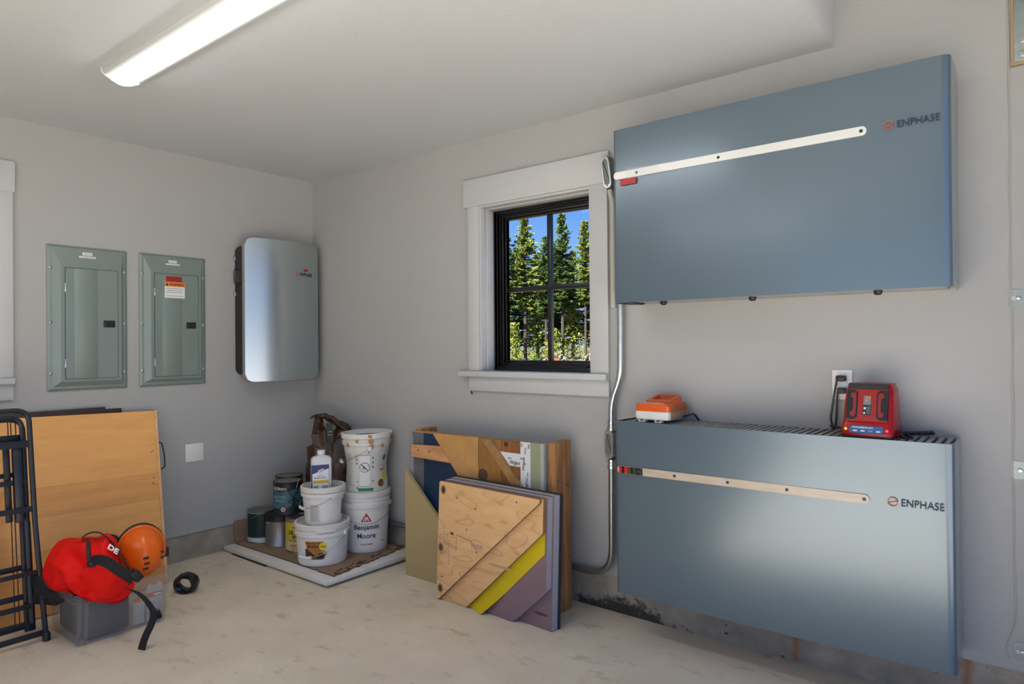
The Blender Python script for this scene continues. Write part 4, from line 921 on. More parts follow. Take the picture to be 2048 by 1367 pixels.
def bucket(name, lab, loc, h, r0, r1, collar, lid_z=None, squash=None, mt=M_BUCKET):
    rz = facing(loc); t = thing(name, lab, 'bucket', loc, rz, 'plastic buckets stacked in the corner')
    rf = lambda z, a=0: r0 + (r1 - r0) * max(0, min(1, z / h))
    prof = [(0, 0.004), (r0 - 0.014, 0.004), (r0 - 0.008, 0.0), (r0 - 0.003, 0.002), (r0, 0.010)]
    for i in range(1, 14): z = 0.01 + (h * collar - 0.01) * i / 13; prof.append((rf(z), z))
    zc = h * collar; prof += [(rf(zc) + 0.008, zc + 0.002), (rf(zc) + 0.009, zc + 0.020), (rf(zc) + 0.002, zc + 0.024)]
    z = zc + 0.024
    while z < h - 0.040:
        prof += [(rf(z), z + 0.004), (rf(z), z + 0.012), (rf(z) + 0.006, z + 0.016), (rf(z) + 0.006, z + 0.020), (rf(z), z + 0.023)]; z += 0.023
    prof += [(rf(h), h - 0.024)]
    g = G(); g.lathe(prof, 56, 0, None, squash); part('body', g, mt, t, smooth=40, local=True)
    g = G(); R1 = r1 + 0.006
    lz = h - 0.014 if lid_z is None else lid_z
    g.lathe([(R1 - 0.006, h - 0.030), (R1, h - 0.028), (R1 + 0.001, h - 0.004), (R1 - 0.004, h), (R1 - 0.012, h - 0.001), (R1 - 0.016, lz + 0.003), (R1 - 0.022, lz), (0, lz)], 56, 0, None, squash); 
    lid = part('lid', g, M_LIDWHITE, t, smooth=40, local=True)
    return t, rf, lid

# white 5 gallon paint bucket against the right wall
t, rf, lid = bucket('bucket', 'white bucket printed in navy with red triangle, carrying the dented bucket', (0.735, -0.162, ZC), 0.350, 0.124, 0.139, 0.74)
g = G(); g.text('Benjamin', None, h=0.037, wd=0.142, bold=0.008, m=0, bend=lambda p: cyl(0.03 + p.x / 0.13, 0.1335 + p.z, 0.148 + p.y))
ctext(g, 'Moore', 0.03, 0.102, 0.030, 0.104, rf, 0, 0.008)
part('lettering', g, M_BLUEPRINT, t, 'dark blue lettering', local=True)
g = G(); polyp(g, [(-0.031, 0), (0.031, 0), (0, 0.052)], 0.02, 0.183, rf); part('logo', g, M_REDPRINT, t, 'red triangle logo', local=True)
g = G(); polyp(g, [(-0.019, 0.004), (-0.013, 0.004), (-0.004, 0.020), (-0.001, 0.016), (-0.007, 0.004), (0.000, 0.004), (0.006, 0.017), (0.011, 0.004), (0.018, 0.004), (0.005, 0.031), (0.001, 0.024), (-0.004, 0.032)], 0.02, 0.183, rf, 0, 0.0020); part('logo_peak', g, M_WHITEPRINT, t, 'white peaks inside the triangle', local=True)
g = G(); ctext(g, 'DO NOT FREEZE', 0.03, 0.052, 0.0075, 0.068, rf, 0, 0.012); patch(g, 0.72, 0.95, 0.060, 0.064, rf); part('red_lettering', g, M_REDPRINT, t, 'small red lettering', local=True)
g = G(); bars(g, -1.12, 0.20, 15, 0.075, rf, 0, 0.010, 0.004, 4); part('fine_print', g, mat('red_brown_print', (0.18, 0.03, 0.03), 0.6), t, 'dark red fine print', local=True)
bail(t, 0.137, 0.262, 0.090, 0.0, False)
for a in (-0.45, 0.55):
    g = G(); patch(g, a, a + 0.012, 0.326, 0.344, lambda z, a=0: 0.1455, 0, 2, 0.0005); part('tear_notch', g, M_GREYPRINT, lid, local=True)
# dented bucket on top
def squash(p):
    z = p.z; k = math.exp(-((z - 0.16) / 0.085) ** 2); a = math.atan2(p.y, p.x)
    q = p.copy(); d = 1 - 0.10 * k * (0.5 + 0.5 * math.cos(2 * (a - 1.4))) - 0.075 * k * math.exp(-((a - 1.1) / 0.5) ** 2)
    q.x *= d; q.y *= d; top = max(0, (z - 0.28) / 0.08); q.y *= 1 + 0.03 * top; q.x *= 1 - 0.05 * top; q.z += 0.020 * (q.y) * top
    return q
t, rf0, lid = bucket('bucket', 'dented white bucket smeared with rust on top, nearest the corner wall', (0.744, -0.158, ZC + 0.3360), 0.352, 0.121, 0.140, 0.80, 0.325, squash, mat('smeared_bucket_plastic', (0.72, 0.70, 0.655), 0.42, var=0.16, vscale=7))
rf = lambda z, a=0: rf0(z) * (squash(Vector((math.cos(a), math.sin(a), z))).xy.length) + 0.0006
g = G(); patch(g, -0.36, 0.16, 0.048, 0.232, rf, 0, 12, 0.0012); patch(g, -0.345, 0.145, 0.052, 0.228, rf, 1, 12, 0.0018); part('warning_label', g, [M_GREYPRINT, M_WHITEPRINT], t, 'white warning label with black prohibition ring', local=True)
g = G()
def cring(g, a, z, r1, r0, k=30, off=0.0026):
    vs = [cyl(a + rr_ * math.cos(2 * math.pi * i / k) / rf(z), rf(z + rr_ * math.sin(2 * math.pi * i / k), a + rr_ * math.cos(2 * math.pi * i / k) / rf(z)) + off, z + rr_ * math.sin(2 * math.pi * i / k)) for rr_ in (r1, r0) for i in range(k)]
    g.raw(vs, [(i, (i + 1) % k, k + (i + 1) % k, k + i) for i in range(k)], 0)
cring(g, -0.10, 0.160, 0.0285, 0.0255)
polyp(g, [(-0.021, 0.018), (-0.018, 0.021), (0.021, -0.018), (0.018, -0.021)], -0.10, 0.160, rf, 0, 0.0027)
polyp(g, [(-0.013, -0.012), (0.004, -0.014), (0.006, 0.002), (-0.004, 0.012), (-0.012, 0.006)], -0.10, 0.160, rf, 1, 0.0024)
bars(g, -0.10, 0.220, 3, 0.052, rf, 0, 0.010, 0.005, 2); bars(g, -0.10, 0.122, 11, 0.054, rf, 2, 0.0062, 0.0024, 3)
part('label_print', g, [M_BLACKPRINT, M_GREYPRINT, mat('plum_print', (0.25, 0.12, 0.12), 0.6)], t, local=True)
g = G()
for z in (0.225, 0.205, 0.182): polyp(g, [(-0.005, -0.007), (0.007, 0), (-0.005, 0.007)], -0.45, z, rf)
for z in (0.213, 0.187, 0.160, 0.080): polyp(g, [(-0.004, -0.009), (0.007, 0), (-0.004, 0.009)], 0.27, z, rf)
polyp(g, [(-0.005, 0), (0.004, -0.006), (0.004, 0.006)], -0.44, 0.078, rf); polyp(g, [(-0.006, -0.004), (0.006, -0.004), (0, 0.009)], 0.08, 0.246, rf)
patch(g, -0.42, 0.30, 0.022, 0.040, rf, 0, 12); polyp(g, [(-0.006, -0.006), (0.006, -0.006), (0.0, 0.012)], -0.45, 0.042, rf)
polyp(g, [(-0.020, -0.010), (-0.004, -0.016), (0.012, -0.012), (0.016, 0.004), (0.004, 0.018), (-0.012, 0.016), (-0.022, 0.004)], 1.02, 0.205, rf)
part('green_print', g, M_GREENPRINT, t, 'green arrows and band', local=True)
g = G(); ctext(g, 'Nat. Seal', 0.86, 0.138, 0.010, 0.040, rf, 0, 0.01); part('lettering', g, mat('dark_teal_print', (0.01, 0.06, 0.05), 0.5), t, 'dark green lettering', local=True)
g = G(); disc(g, 0.98, 0.100, 0.0215, rf, 0); disc(g, 0.70, 0.062, 0.0225, rf, 1, 0.0022); bars(g, 0.98, 0.106, 3, 0.028, rf, 2, 0.006, 0.003, 2); part('round_sticker', g, [M_YELLOWPRINT, mat('bronze_sticker', (0.16, 0.09, 0.03), 0.4), M_BLACKPRINT], t, 'yellow and bronze round stickers', local=True)
g = G(); bars(g, -0.88, 0.235, 20, 0.060, rf, 0, 0.0095, 0.0030, 8); part('fine_print', g, M_GREYPRINT, t, local=True)
g = G(); rn = random.Random(4)
for (a, z, s_) in ((0.14, 0.338, 0.013), (0.17, 0.309, 0.016), (0.20, 0.290, 0.012), (-0.38, 0.314, 0.012), (0.16, 0.280, 0.014), (0.65, 0.282, 0.012), (1.15, 0.300, 0.014), (1.2, 0.335, 0.015), (-0.8, 0.29, 0.013)):
    rr_ = lambda z_, a=0: 0.1475
    pts = [(s_ * (0.6 + 0.6 * rn.random()) * math.cos(k * 0.785), s_ * (0.5 + 0.6 * rn.random()) * math.sin(k * 0.785)) for k in range(8)]
    polyp(g, pts, a, z, rr_, 0, 0.0012)
part('rust_smear', g, M_STAIN, t, 'orange rust smears near the rim', local=True)
g = G(); g.lathe([(0, 0.327), (0.112, 0.327)], 40, 0, None, squash)
for i in range(16):
    a = rn.uniform(0, 6.28); r_ = rn.uniform(0, 0.10); g.box((r_ * math.cos(a), r_ * math.sin(a), 0.330), (rn.uniform(.006, .02), rn.uniform(.004, .012), 0.004), 1, 0.001, Matrix.Rotation(a, 3, 'Z'))
part('dirt', g, [mat('dried_mud', (0.30, 0.21, 0.14), 0.9, var=0.5, vscale=30), M_BLACKPRINT], lid, 'brown dirt on the lid', local=True)
bail(t, 0.139, 0.268, 0.085, R(-84), True)

# squat front bucket with amber label
t, rf, lid = bucket('bucket', 'squat white bucket with amber house label and yellow disc at the front', (0.722, -0.459, ZC), 0.226, 0.132, 0.1445, 0.70, 0.205)
g = G(); patch(g, -0.66, 0.03, 0.040, 0.140, rf, 0, 16); lb = part('label', g, M_AMBERLAB, t, 'amber printed label', local=True)
g = G(); ctext(g, 'Timber Pro UV', -0.40, 0.130, 0.0125, 0.086, rf, 0, 0.004, 0.0020, 0.15)
bars(g, -0.32, 0.115, 2, 0.080, rf, 0, 0.007, 0.0045, 2)
polyp(g, [(-0.045, 0), (0.030, 0), (0.030, 0.012), (0.008, 0.018), (-0.030, 0.052), (-0.045, 0.052)], -0.37, 0.046, rf, 1, 0.0016)
polyp(g, [(-0.012, 0), (0.030, 0), (0.032, 0.022), (0.018, 0.034), (0.006, 0.030), (-0.008, 0.016)], -0.16, 0.046, rf, 0, 0.0019)
part('label_print', g, [M_BLACKPRINT, mat('house_brown', (0.07, 0.04, 0.02), 0.6)], lb, 'dark lettering and house silhouette', local=True)
g = G(); disc(g, 0.015, 0.112, 0.0205, rf, 0, 0.0022); disc(g, 0.02, 0.072, 0.018, rf, 2, 0.0018); ctext(g, 'Clear', 0.015, 0.112, 0.0085, 0.026, rf, 1, 0.008, 0.0030)
part('round_sticker', g, [M_YELLOWPRINT, M_BLACKPRINT, mat('tan_sticker', (0.45, 0.30, 0.10), 0.5)], t, 'bright yellow disc lettered in black', local=True)
bail(t, 0.146, 0.165, 0.110, R(-36), True)
g = G(); patch(g, -0.25, 0.45, 0.190, 0.212, lambda z, a=0: 0.1550, 0, 10, 0.0018); part('pry_tab', g, M_LIDWHITE, lid, local=True)
g = G(); g.raw([cyl(-0.9, 0.128, 0.2062), cyl(-0.65, 0.134, 0.2062), cyl(-0.45, 0.130, 0.2062), cyl(-0.55, 0.115, 0.2062), cyl(-0.85, 0.112, 0.2062)], [(0, 1, 2, 3, 4)]); part('paint_spill', g, mat('olive_yellow_paint', (0.42, 0.34, 0.03), 0.5), lid, 'dull yellow paint on the lid', local=True)
# smaller bucket standing on it
ZB2 = ZC + 0.2085
t, rf, lid = bucket('bucket', 'plain white bucket carrying the blue labelled bottle, standing on the squat bucket', (0.722, -0.452, ZB2), 0.212, 0.098, 0.117, 0.74, 0.172)
g = G(); bars(g, -0.42, 0.118, 14, 0.062, rf, 0, 0.0068, 0.0030, 7); part('fine_print', g, M_GREYPRINT, t, 'pale grey fine print', local=True)
g = G(); patch(g, 1.12, 1.5, 0.05, 0.135, rf); part('label', g, mat('brown_label', (0.22, 0.10, 0.035), 0.6), t, 'brown label at the right side', local=True)
bail(t, 0.115, 0.160, 0.062, R(-64), True)
g = G(); g.raw([cyl(0.55, 0.095, 0.1735), cyl(0.95, 0.104, 0.1735), cyl(1.35, 0.100, 0.1735), cyl(1.2, 0.075, 0.1735), cyl(0.8, 0.070, 0.1735)], [(0, 1, 2, 3, 4)]); part('paint_spill', g, mat('olive_yellow_paint', (0.42, 0.34, 0.03)), lid, 'dull yellow paint on the lid', local=True)
# bottle
bl = (0.705, -0.452, ZB2 + 0.1745); rz = facing(bl)
t = thing('solvent_bottle', 'translucent white bottle with blue and white label standing on the white bucket', 'bottle', bl, rz + R(4))
g = G(); L = []
for wd, dp, r_, z in ((0.100, 0.060, 0.012, 0.0), (0.112, 0.068, 0.016, 0.006), (0.112, 0.068, 0.016, 0.172), (0.108, 0.064, 0.018, 0.182), (0.085, 0.052, 0.018, 0.193), (0.044, 0.040, 0.016, 0.199), (0.036, 0.036, 0.0175, 0.201), (0.036, 0.036, 0.0175, 0.206)):
    L.append([g.bm.verts.new((v, u, z)) for u, v in rrect(wd, dp, r_, 5)])
k_ = len(L[0])
for A, B in zip(L, L[1:]):
    for j in range(k_): g.bm.faces.new((A[j], A[(j + 1) % k_], B[(j + 1) % k_], B[j]))
g.bm.faces.new(L[0]); g.bm.faces.new(L[-1]); bmesh.ops.recalc_face_normals(g.bm, faces=g.bm.faces[:])
part('body', g, mat('translucent_plastic', (0.62, 0.64, 0.63), 0.35), t, smooth=40, local=True)
g = G(); g.lathe([(0.0205, 0.203), (0.0215, 0.205), (0.0215, 0.224), (0.0195, 0.227), (0, 0.227)], 24); part('cap', g, M_WHITEPLASTIC, t, 'white screw cap', local=True)
g = G()
for x_, dx_ in ((0.0343, 0), ):
    g.b2((x_ - 0.0006, -0.0562, 0.008), (x_, 0.0400, 0.150), 0)
def BF(y, z): return Matrix.Translation((0.0346, y, z)) @ Matrix(((0, 0, 1, 0), (1, 0, 0, 0), (0, 1, 0, 0), (0, 0, 0, 1)))
g.prism([(-0.050, 0.010), (0.038, 0.010), (0.038, 0.128), (-0.050, 0.100)], (0.0341, 0, 0), (0, 1, 0), (0, 0, 1), (1, 0, 0), 0, 0.0004, 1)
g.b2((0.0340, -0.048, 0.047), (0.0349, 0.036, 0.064), 2)
for q in range(4): g.b2((0.0345, -0.046, 0.030 - q * 0.006), (0.0348, -0.018, 0.033 - q * 0.006), 0); g.b2((0.0345, 0.002, 0.030 - q * 0.006), (0.0348, 0.034, 0.033 - q * 0.006), 0)
g.text('ODORLESS', BF(-0.006, 0.088), h=0.0050, wd=0.036, m=0, bold=0.01); g.text('MINERAL SPIRITS', BF(-0.006, 0.077), h=0.0068, wd=0.070, m=0, bold=0.012)
g.prism([(-0.016, 0.100), (0.014, 0.110), (0.014, 0.130), (-0.016, 0.120)], (0.0344, -0.004, 0), (0, 1, 0), (0, 0, 1), (1, 0, 0), 0, 0.0006, 1)
g.text('KLEAN', BF(-0.005, 0.120) @ Matrix.Rotation(R(14), 4, 'Z'), h=0.0065, wd=0.024, m=0, bold=0.02, thick=0.001); g.text('STRIP', BF(-0.003, 0.1115) @ Matrix.Rotation(R(14), 4, 'Z'), h=0.0055, wd=0.022, m=0, bold=0.02, thick=0.001)
g.b2((0.0240, 0.0555, 0.008), (-0.0240, 0.0566, 0.150), 0)
part('label', g, [mat('bottle_blue', (0.008, 0.025, 0.15), 0.4), M_WHITEPRINT, mat('mustard_band', (0.55, 0.36, 0.01), 0.5)], t, 'blue, white and mustard label', local=True)

def can(lab, loc, h=0.192, r=0.083, label_m=None, z0=0.0, z1=1.0, tin=M_TIN, rim=M_TIN, lidm=None, rot=0.0, bail_ang=None, ear_deg=None):
    t = thing('paint_can', lab, 'paint can', loc, facing(loc) + rot, 'metal paint cans in the corner')
    g = G(); g.lathe([(0, 0.003), (r - 0.004, 0.003), (r - 0.001, 0), (r + 0.0015, 0.002), (r + 0.0015, 0.006), (r, 0.008), (r, h - 0.008), (r + 0.001, h - 0.006)], 44); part('body', g, tin, t, smooth=40, local=True)
    g = G(); g.lathe([(r + 0.001, h - 0.008), (r + 0.0022, h - 0.006), (r + 0.0022, h - 0.001), (r, h), (r - 0.006, h - 0.001), (r - 0.009, h - 0.006), (r - 0.010, h - 0.006)], 44); part('rim', g, rim, t, smooth=40, local=True)
    g = G(); g.lathe([(r - 0.0095, h - 0.005), (r - 0.010, h - 0.001), (r - 0.013, h), (r - 0.016, h - 0.002), (r - 0.020, h - 0.005), (0, h - 0.005)], 44); part('lid', g, lidm or M_TIN, t, smooth=40, local=True)
    if label_m:
        g = G(); patch(g, -math.pi, math.pi, h * z0 + 0.009, h * z1 - 0.010, lambda z, a=0: r, 0, 48, 0.0006); part('label', g, label_m, t, local=True)
    return t
# dark green can
t = can('dark green labelled paint can with white base band, leftmost on the cardboard', (0.094, -0.452, ZC), label_m=mat('white_label', (0.58, 0.57, 0.54), 0.5))
rc = lambda z, a=0: 0.083
g = G(); patch(g, -1.35, 1.9, 0.042, 0.180, rc, 0, 30, 0.0012); patch(g, -1.35, 1.9, 0.034, 0.042, rc, 1, 30, 0.0012); part('label_print', g, [M_GREENCAN, mat('label_blue', (0.01, 0.06, 0.22), 0.5)], t, 'dark green field with blue line', local=True)
g = G(); g.tube([cyl(-0.8 + 0.075 * i, 0.087, 0.150 + 0.0036 * i) for i in range(24)], 0.0012, 5); part('handle', g, M_WIRE, t, local=True)
# bare silver can, lower of the stack
t = can('bare silver paint can with black top band, under the teal windmill can', (0.252, -0.428, ZC), tin=mat('bare_tin', (0.36, 0.36, 0.355), 0.36, metal=0.85, var=0.15, vscale=10), lidm=M_BLACK, rim=M_BLACK)
g = G(); patch(g, -math.pi, math.pi, 0.150, 0.183, rc, 0, 40, 0.0010); part('top_band', g, M_BLACK, t, local=True)
g = G(); g.lathe([(0, 0.010), (0.006, 0.008), (0.009, 0.0)], 14, 0, Matrix.Translation(cyl(-0.95, 0.083, 0.140)) @ Matrix.Rotation(-0.95, 4, 'Z') @ Matrix.Rotation(R(90), 4, 'Y')); part('ear', g, M_TIN, t, local=True)
g = G(); patch(g, 0.50, 0.80, 0.080, 0.112, rc, 0, 6, 0.0011); patch(g, 0.56, 0.70, 0.118, 0.145, rc, 1, 6, 0.0011); polyp(g, [(-0.004, -0.012), (0.004, -0.012), (0.004, 0.012), (-0.004, 0.012)], 0.65, 0.096, rc, 2, 0.0016); part('label_print', g, [M_REDPRINT, M_BLACKPRINT, M_WHITEPRINT], t, 'red cross print', local=True)
# yellow can
t = can('yellow and cream labelled paint can half hidden by the squat bucket', (0.440, -0.412, ZC), label_m=mat('yellow_label', (0.60, 0.44, 0.04), 0.45, var=0.1, vscale=12), z1=0.94)
g = G(); patch(g, -1.6, 1.6, 0.010, 0.062, rc, 0, 24, 0.0010); part('label_base', g, mat('cream_label', (0.62, 0.52, 0.25), 0.5), t, 'cream lower label', local=True)
g = G(); ctext(g, 'ULTRA', -0.30, 0.116, 0.024, 0.085, rc, 0, 0.03); ctext(g, 'SPEC', -0.22, 0.090, 0.018, 0.056, rc, 0, 0.03); polyp(g, [(-0.006, 0), (0.006, 0), (0, 0.011)], -0.35, 0.150, rc, 1)
bars(g, -0.3, 0.144, 1, 0.050, rc, 0, 0.006, 0.003, 5); bars(g, -0.3, 0.070, 2, 0.09, rc, 0, 0.006, 0.002, 5); bars(g, -0.25, 0.042, 2, 0.075, rc, 1, 0.008, 0.0045, 6); bars(g, -0.25, 0.020, 1, 0.06, rc, 0, 0.008, 0.003, 6)
part('lettering', g, [M_BLACKPRINT, M_REDPRINT], t, 'black and red lettering', local=True)
# teal windmill can
t = can('black and teal paint can with a windmill picture, upper of the front stack', (0.298, -0.402, ZC + 0.1925), label_m=M_TEAL, z0=0.16, z1=0.88, tin=M_BLACK, rim=mat('dark_rim', (0.05, 0.045, 0.04), 0.35, metal=0.7), lidm=mat('dull_lid', (0.30, 0.27, 0.245), 0.4, metal=0.7))
g = G(); patch(g, -1.7, 1.7, 0.150, 0.186, rc, 0, 30, 0.0012); polyp(g, [(-0.06, 0), (0.015, 0.0), (0.045, 0.028), (-0.06, 0.028)], 0.0, 0.140, rc, 0, 0.0013); part('top_band', g, M_BLACK, t, local=True)
g = G(); ctext(g, 'Old Masters', -0.62, 0.158, 0.021, 0.090, rc, 0, 0.012, 0.0022); part('lettering', g, mat('cream_print', (0.62, 0.58, 0.48), 0.5), t, 'cream lettering', local=True)
g = G(); ctext(g, 'MASTERS', -0.62, 0.107, 0.016, 0.080, rc, 0, 0.0, 0.0018); ctext(g, 'ARMOR', -0.60, 0.084, 0.016, 0.062, rc, 0, 0.0, 0.0018); part('lettering', g, mat('pale_blue_print', (0.30, 0.42, 0.46), 0.5), t, 'pale blue lettering', local=True)
g = G(); a_ = 0.42
polyp(g, [(-0.013, 0), (0.013, 0), (0.007, 0.062), (-0.007, 0.062)], a_, 0.045, rc, 0); polyp(g, [(-0.040, -0.004), (0.046, -0.004), (0.030, 0.008), (-0.020, 0.006)], a_ - 0.02, 0.044, rc, 0)
for ang in (35, 125, 215, 305):
    c, s_ = math.cos(R(ang)), math.sin(R(ang)); polyp(g, [(0.004 * c - 0.001 * s_, 0.004 * s_ + 0.001 * c), (0.046 * c - 0.001 * s_, 0.046 * s_ + 0.001 * c), (0.046 * c - 0.009 * s_, 0.046 * s_ + 0.009 * c), (0.010 * c - 0.008 * s_, 0.010 * s_ + 0.008 * c)], a_, 0.104, rc, 0, 0.0018)
part('windmill_print', g, mat('windmill_silhouette', (0.012, 0.028, 0.035), 0.5), t, 'dark windmill picture', local=True)  # windmill printed as a dark silhouette
g = G(); disc(g, -0.32, 0.034, 0.0185, rc, 0); disc(g, -0.32, 0.034, 0.014, rc, 1, 0.0019); disc(g, -0.30, 0.034, 0.006, rc, 2, 0.0023); part('seal_print', g, [M_BLACK, mat('seal_cream', (0.55, 0.45, 0.36), 0.5), mat('seal_rust', (0.40, 0.12, 0.05), 0.5)], t, 'round cream seal', local=True)
g = G(); g.tube([cyl(0.62 + 0.03 * i, 0.088 - 0.0002 * i, 0.155 + 0.009 * i - 0.0003 * i * i) for i in range(9)], 0.0016, 5); part('handle', g, M_WIRE, t, local=True)
# back stack
can('plain dark paint can at the bottom of the back stack, behind the green can', (0.160, -0.275, ZC), tin=M_BLACK, lidm=M_TIN)
t = can('yellow labelled paint can with dark rim on top of the back stack', (0.155, -0.298, ZC + 0.1925), label_m=mat('yellow_label', (0.6, 0.44, 0.04)), z1=0.95, rim=mat('dark_rim', (0.05, 0.045, 0.04)))

# crumpled forms: closed surface from an outline in the vertical plane across the line of sight plus a depth profile
def blob(center, outline, depth, folds=0.01, fscale=9.0, seed=0, zmin=None, nu=72, nv=26, power=0.62, g=None, m=0, ridge=0.0, post=None):
    c0 = Vector(center); f = Vector((CAM.x - c0.x, CAM.y - c0.y, 0)).normalized(); sd_ = Vector((f.y * -1, f.x, 0)); sd_ = Vector((RT.x, RT.y, 0)).normalized()
    k = len(outline); ol = [Vector(p) for p in outline]
    def at(u):
        x = u * k; i = int(x) % k; t_ = x - int(x); p0, p1, p2, p3 = ol[(i - 1) % k], ol[i], ol[(i + 1) % k], ol[(i + 2) % k]
        return 0.5 * ((2 * p1) + (p2 - p0) * t_ + (2 * p0 - 5 * p1 + 4 * p2 - p3) * t_ ** 2 + (3 * p1 - p0 - 3 * p2 + p3) * t_ ** 3)
    def F(u, v):
        q = at(u); a = math.pi * (v - 0.5); s_ = max(0.0, math.cos(a)) ** power; d = math.sin(a)
        d = math.copysign(abs(d) ** 0.9, d) * depth
        p = c0 + sd_ * q.x * s_ + Vector((0, 0, q.y * s_)) + f * d
        if folds and 0.02 < v < 0.98:
            e_ = noise.noise(p * fscale + Vector((seed, 0, 0))) + 0.5 * noise.noise(p * fscale * 2.3 + Vector((0, seed, 0))) - ridge * abs(noise.noise(p * fscale * 1.4 + Vector((seed, seed, 3))))
            n_ = (sd_ * q.x + Vector((0, 0, q.y)) * 1.0 + f * d * 1.2); n_ = n_.normalized() if n_.length > 1e-6 else f
            p += n_ * folds * e_
        if zmin is not None and p.z < zmin: p.z = zmin + (p.z - zmin) * 0.02
        return post(p) if post else p
    g = g or G(); return g.grid(F, nu, nv, m, wrap_u=True)
def px(pts, cx, cy, s_): return [((a - cx) * s_, (cy - b_) * s_) for a, b_ in pts]

# brown plastic bag in the corner
t = thing('plastic_bag', 'crumpled dark brown plastic bag standing in the corner behind the cans', 'bag', (0.36, -0.150, ZC))
s_ = 0.00308
ol = px([(602, 990), (612, 1082), (650, 1089), (692, 1080), (700, 960), (698, 900), (693, 868), (668, 866), (652, 876), (640, 868), (626, 880), (613, 872), (615, 900), (605, 925)], 648, 1090, s_)
base = Vector((0.36, -0.150, ZC + 0.014)); sdv = Vector((RT.x, RT.y, 0)).normalized(); fdir = Vector((CAM.x - 0.36, CAM.y + 0.15, 0)).normalized()
g = blob(base, ol, 0.10, 0.045, 6.0, 2, ZC + 0.001, 110, 44, 0.42, ridge=1.3)
part('bag_body', g, M_BROWNBAG, t, smooth=50)
def bagp(a, b_, c=0.0): q = px([(a, b_)], 648, 1090, s_)[0]; return base + sdv * q[0] + Vector((0, 0, q[1])) + fdir * c
g = G()
def flap(u, v):      # gathered top folded over to the right, a loop of sheet with a gap under it
    cl = [bagp(612, 850), bagp(622, 843), bagp(640, 841), bagp(656, 846), bagp(672, 858), bagp(692, 868), bagp(698, 880)]
    i = min(5, int(u * 6)); q = cl[i].lerp(cl[i + 1], u * 6 - i); wd = 0.030 + 0.055 * math.sin(min(1, u * 1.5) * math.pi * 0.5)
    q = q + Vector((0, 0, -wd * v * (0.55 + 0.45 * u))) + fdir * (0.05 * math.sin(v * math.pi) - 0.09 * (v - 0.5) * (1 - u))
    return q + Vector((0, 0, 1)) * 0.010 * noise.noise(q * 28) + fdir * 0.02 * noise.noise(q * 17)
g.grid(flap, 40, 14)
def stem_(u, v):
    a = bagp(628, 848).lerp(bagp(630, 892), u); q = a + sdv * (0.022 + 0.03 * u) * (v - 0.5) * 2 + fdir * 0.03 * math.cos((v - .5) * 3)
    return q + fdir * 0.02 * noise.noise(q * 30)
g.grid(stem_, 14, 8)
def right_(u, v):
    a = bagp(694, 866).lerp(bagp(668, 892), u); q = a + Vector((0, 0, 0.02 * (v - 0.5))) + sdv * 0.05 * (v - 0.5) + fdir * 0.09 * math.sin(v * 3.0)
    return q + fdir * 0.025 * noise.noise(q * 22)
g.grid(right_, 14, 10)
bmesh.ops.solidify(g.bm, geom=g.bm.faces[:], thickness=0.003)
part('bag_top', g, M_BROWNBAG, t, 'folded over brown top', smooth=50)
g = G(); lp = base + fdir * 0.112 + sdv * 0.012 + Vector((0, 0, 0.645)); ey_ = Vector((0, 0, 1)); 
g.prism(px([(-9, -20), (6, -20), (7, 16), (1, 20), (-6, 14)], 0, 0, s_), lp, sdv, ey_, fdir, -0.02, 0.004, 0)
g.prism([(-0.015, 0.008), (0.012, 0.010), (0.012, 0.014), (-0.015, 0.012)], lp, sdv, ey_, fdir, 0.003, 0.005, 1); g.prism([(-0.013, -0.010), (0.010, -0.009), (0.010, -0.005), (-0.013, -0.006)], lp, sdv, ey_, fdir, 0.003, 0.005, 1)
part('bag_print', g, [M_BLACK, M_GREYPRINT], t, 'black printed patch')

# ------------------------------------------------------------------ wall mock-ups
t = thing('wall_mockup', 'large layered wall sample with blue membrane and white tape, standing against the right wall', 'wall sample', (1.65, -0.15, 0.008))
def WY(nm, poly, y0, y1, m, par=t, lab=None, mside=None, mm=None, bev=0):
    g = G(); g.prism(poly, (0, 0, 0), (1, 0, 0), (0, 0, 1), (0, -1, 0), -y1, -y0, 0, mside, bev); return part(nm, g, mm or m, par, lab, smooth=0)
RC = lambda a, b_, c, d: [(a, b_), (c, b_), (c, d), (a, d)]
g = G(); g.b2((1.195, -0.185, 0.030), (2.095, -0.085, 0.765)); part('insulation_core', g, mat('grey_insulation', (0.18, 0.17, 0.16), 0.9, var=0.3, vscale=12), t)
WY('sheathing', RC(1.186, 0.010, 2.100, 0.786), -0.200, -0.186, M_OSB)
g = G(); g.b2((1.196, -0.185, 0.766), (2.096, -0.150, 0.785)); part('top_plate', g, M_STUD, t)
g = G(); g.b2((1.190, -0.185, 0.011), (1.230, -0.055, 0.797), 0, 0.002); part('stud', g, M_STUD, t)
g = G(); g.b2((2.1005, -0.212, 0.004), (2.138, -0.1445, 0.796), 0, 0.002); part('stud', g, M_STUD, t)
g = G(); g.b2((2.1005, -0.1435, 0.004), (2.138, -0.075, 0.800), 0, 0.002); part('stud', g, M_STUD, t)
WY('grey_membrane', RC(1.188, 0.012, 1.275, 0.780), -0.2055, -0.2005, M_GREYMEM)
WY('grey_board', [(1.166, 0.25), (1.203, 0.25), (1.203, 0.66), (1.199, 0.73), (1.190, 0.784), (1.166, 0.784)], -0.2125, -0.206, mat('grey_board', (0.25, 0.26, 0.27), 0.6))
WY('blue_membrane', RC(1.276, 0.012, 1.680, 0.781), -0.2065, -0.2005, M_BLUE)
WY('wood_strap', [(1.208, 0.716), (1.425, 0.724), (1.500, 0.645), (1.208, 0.652)], -0.232, -0.2075, M_STRAP, bev=0.002)
WY('fibreboard', [(1.358, 0.790), (1.681, 0.790), (1.681, 0.430)], -0.2235, -0.207, M_OSB)
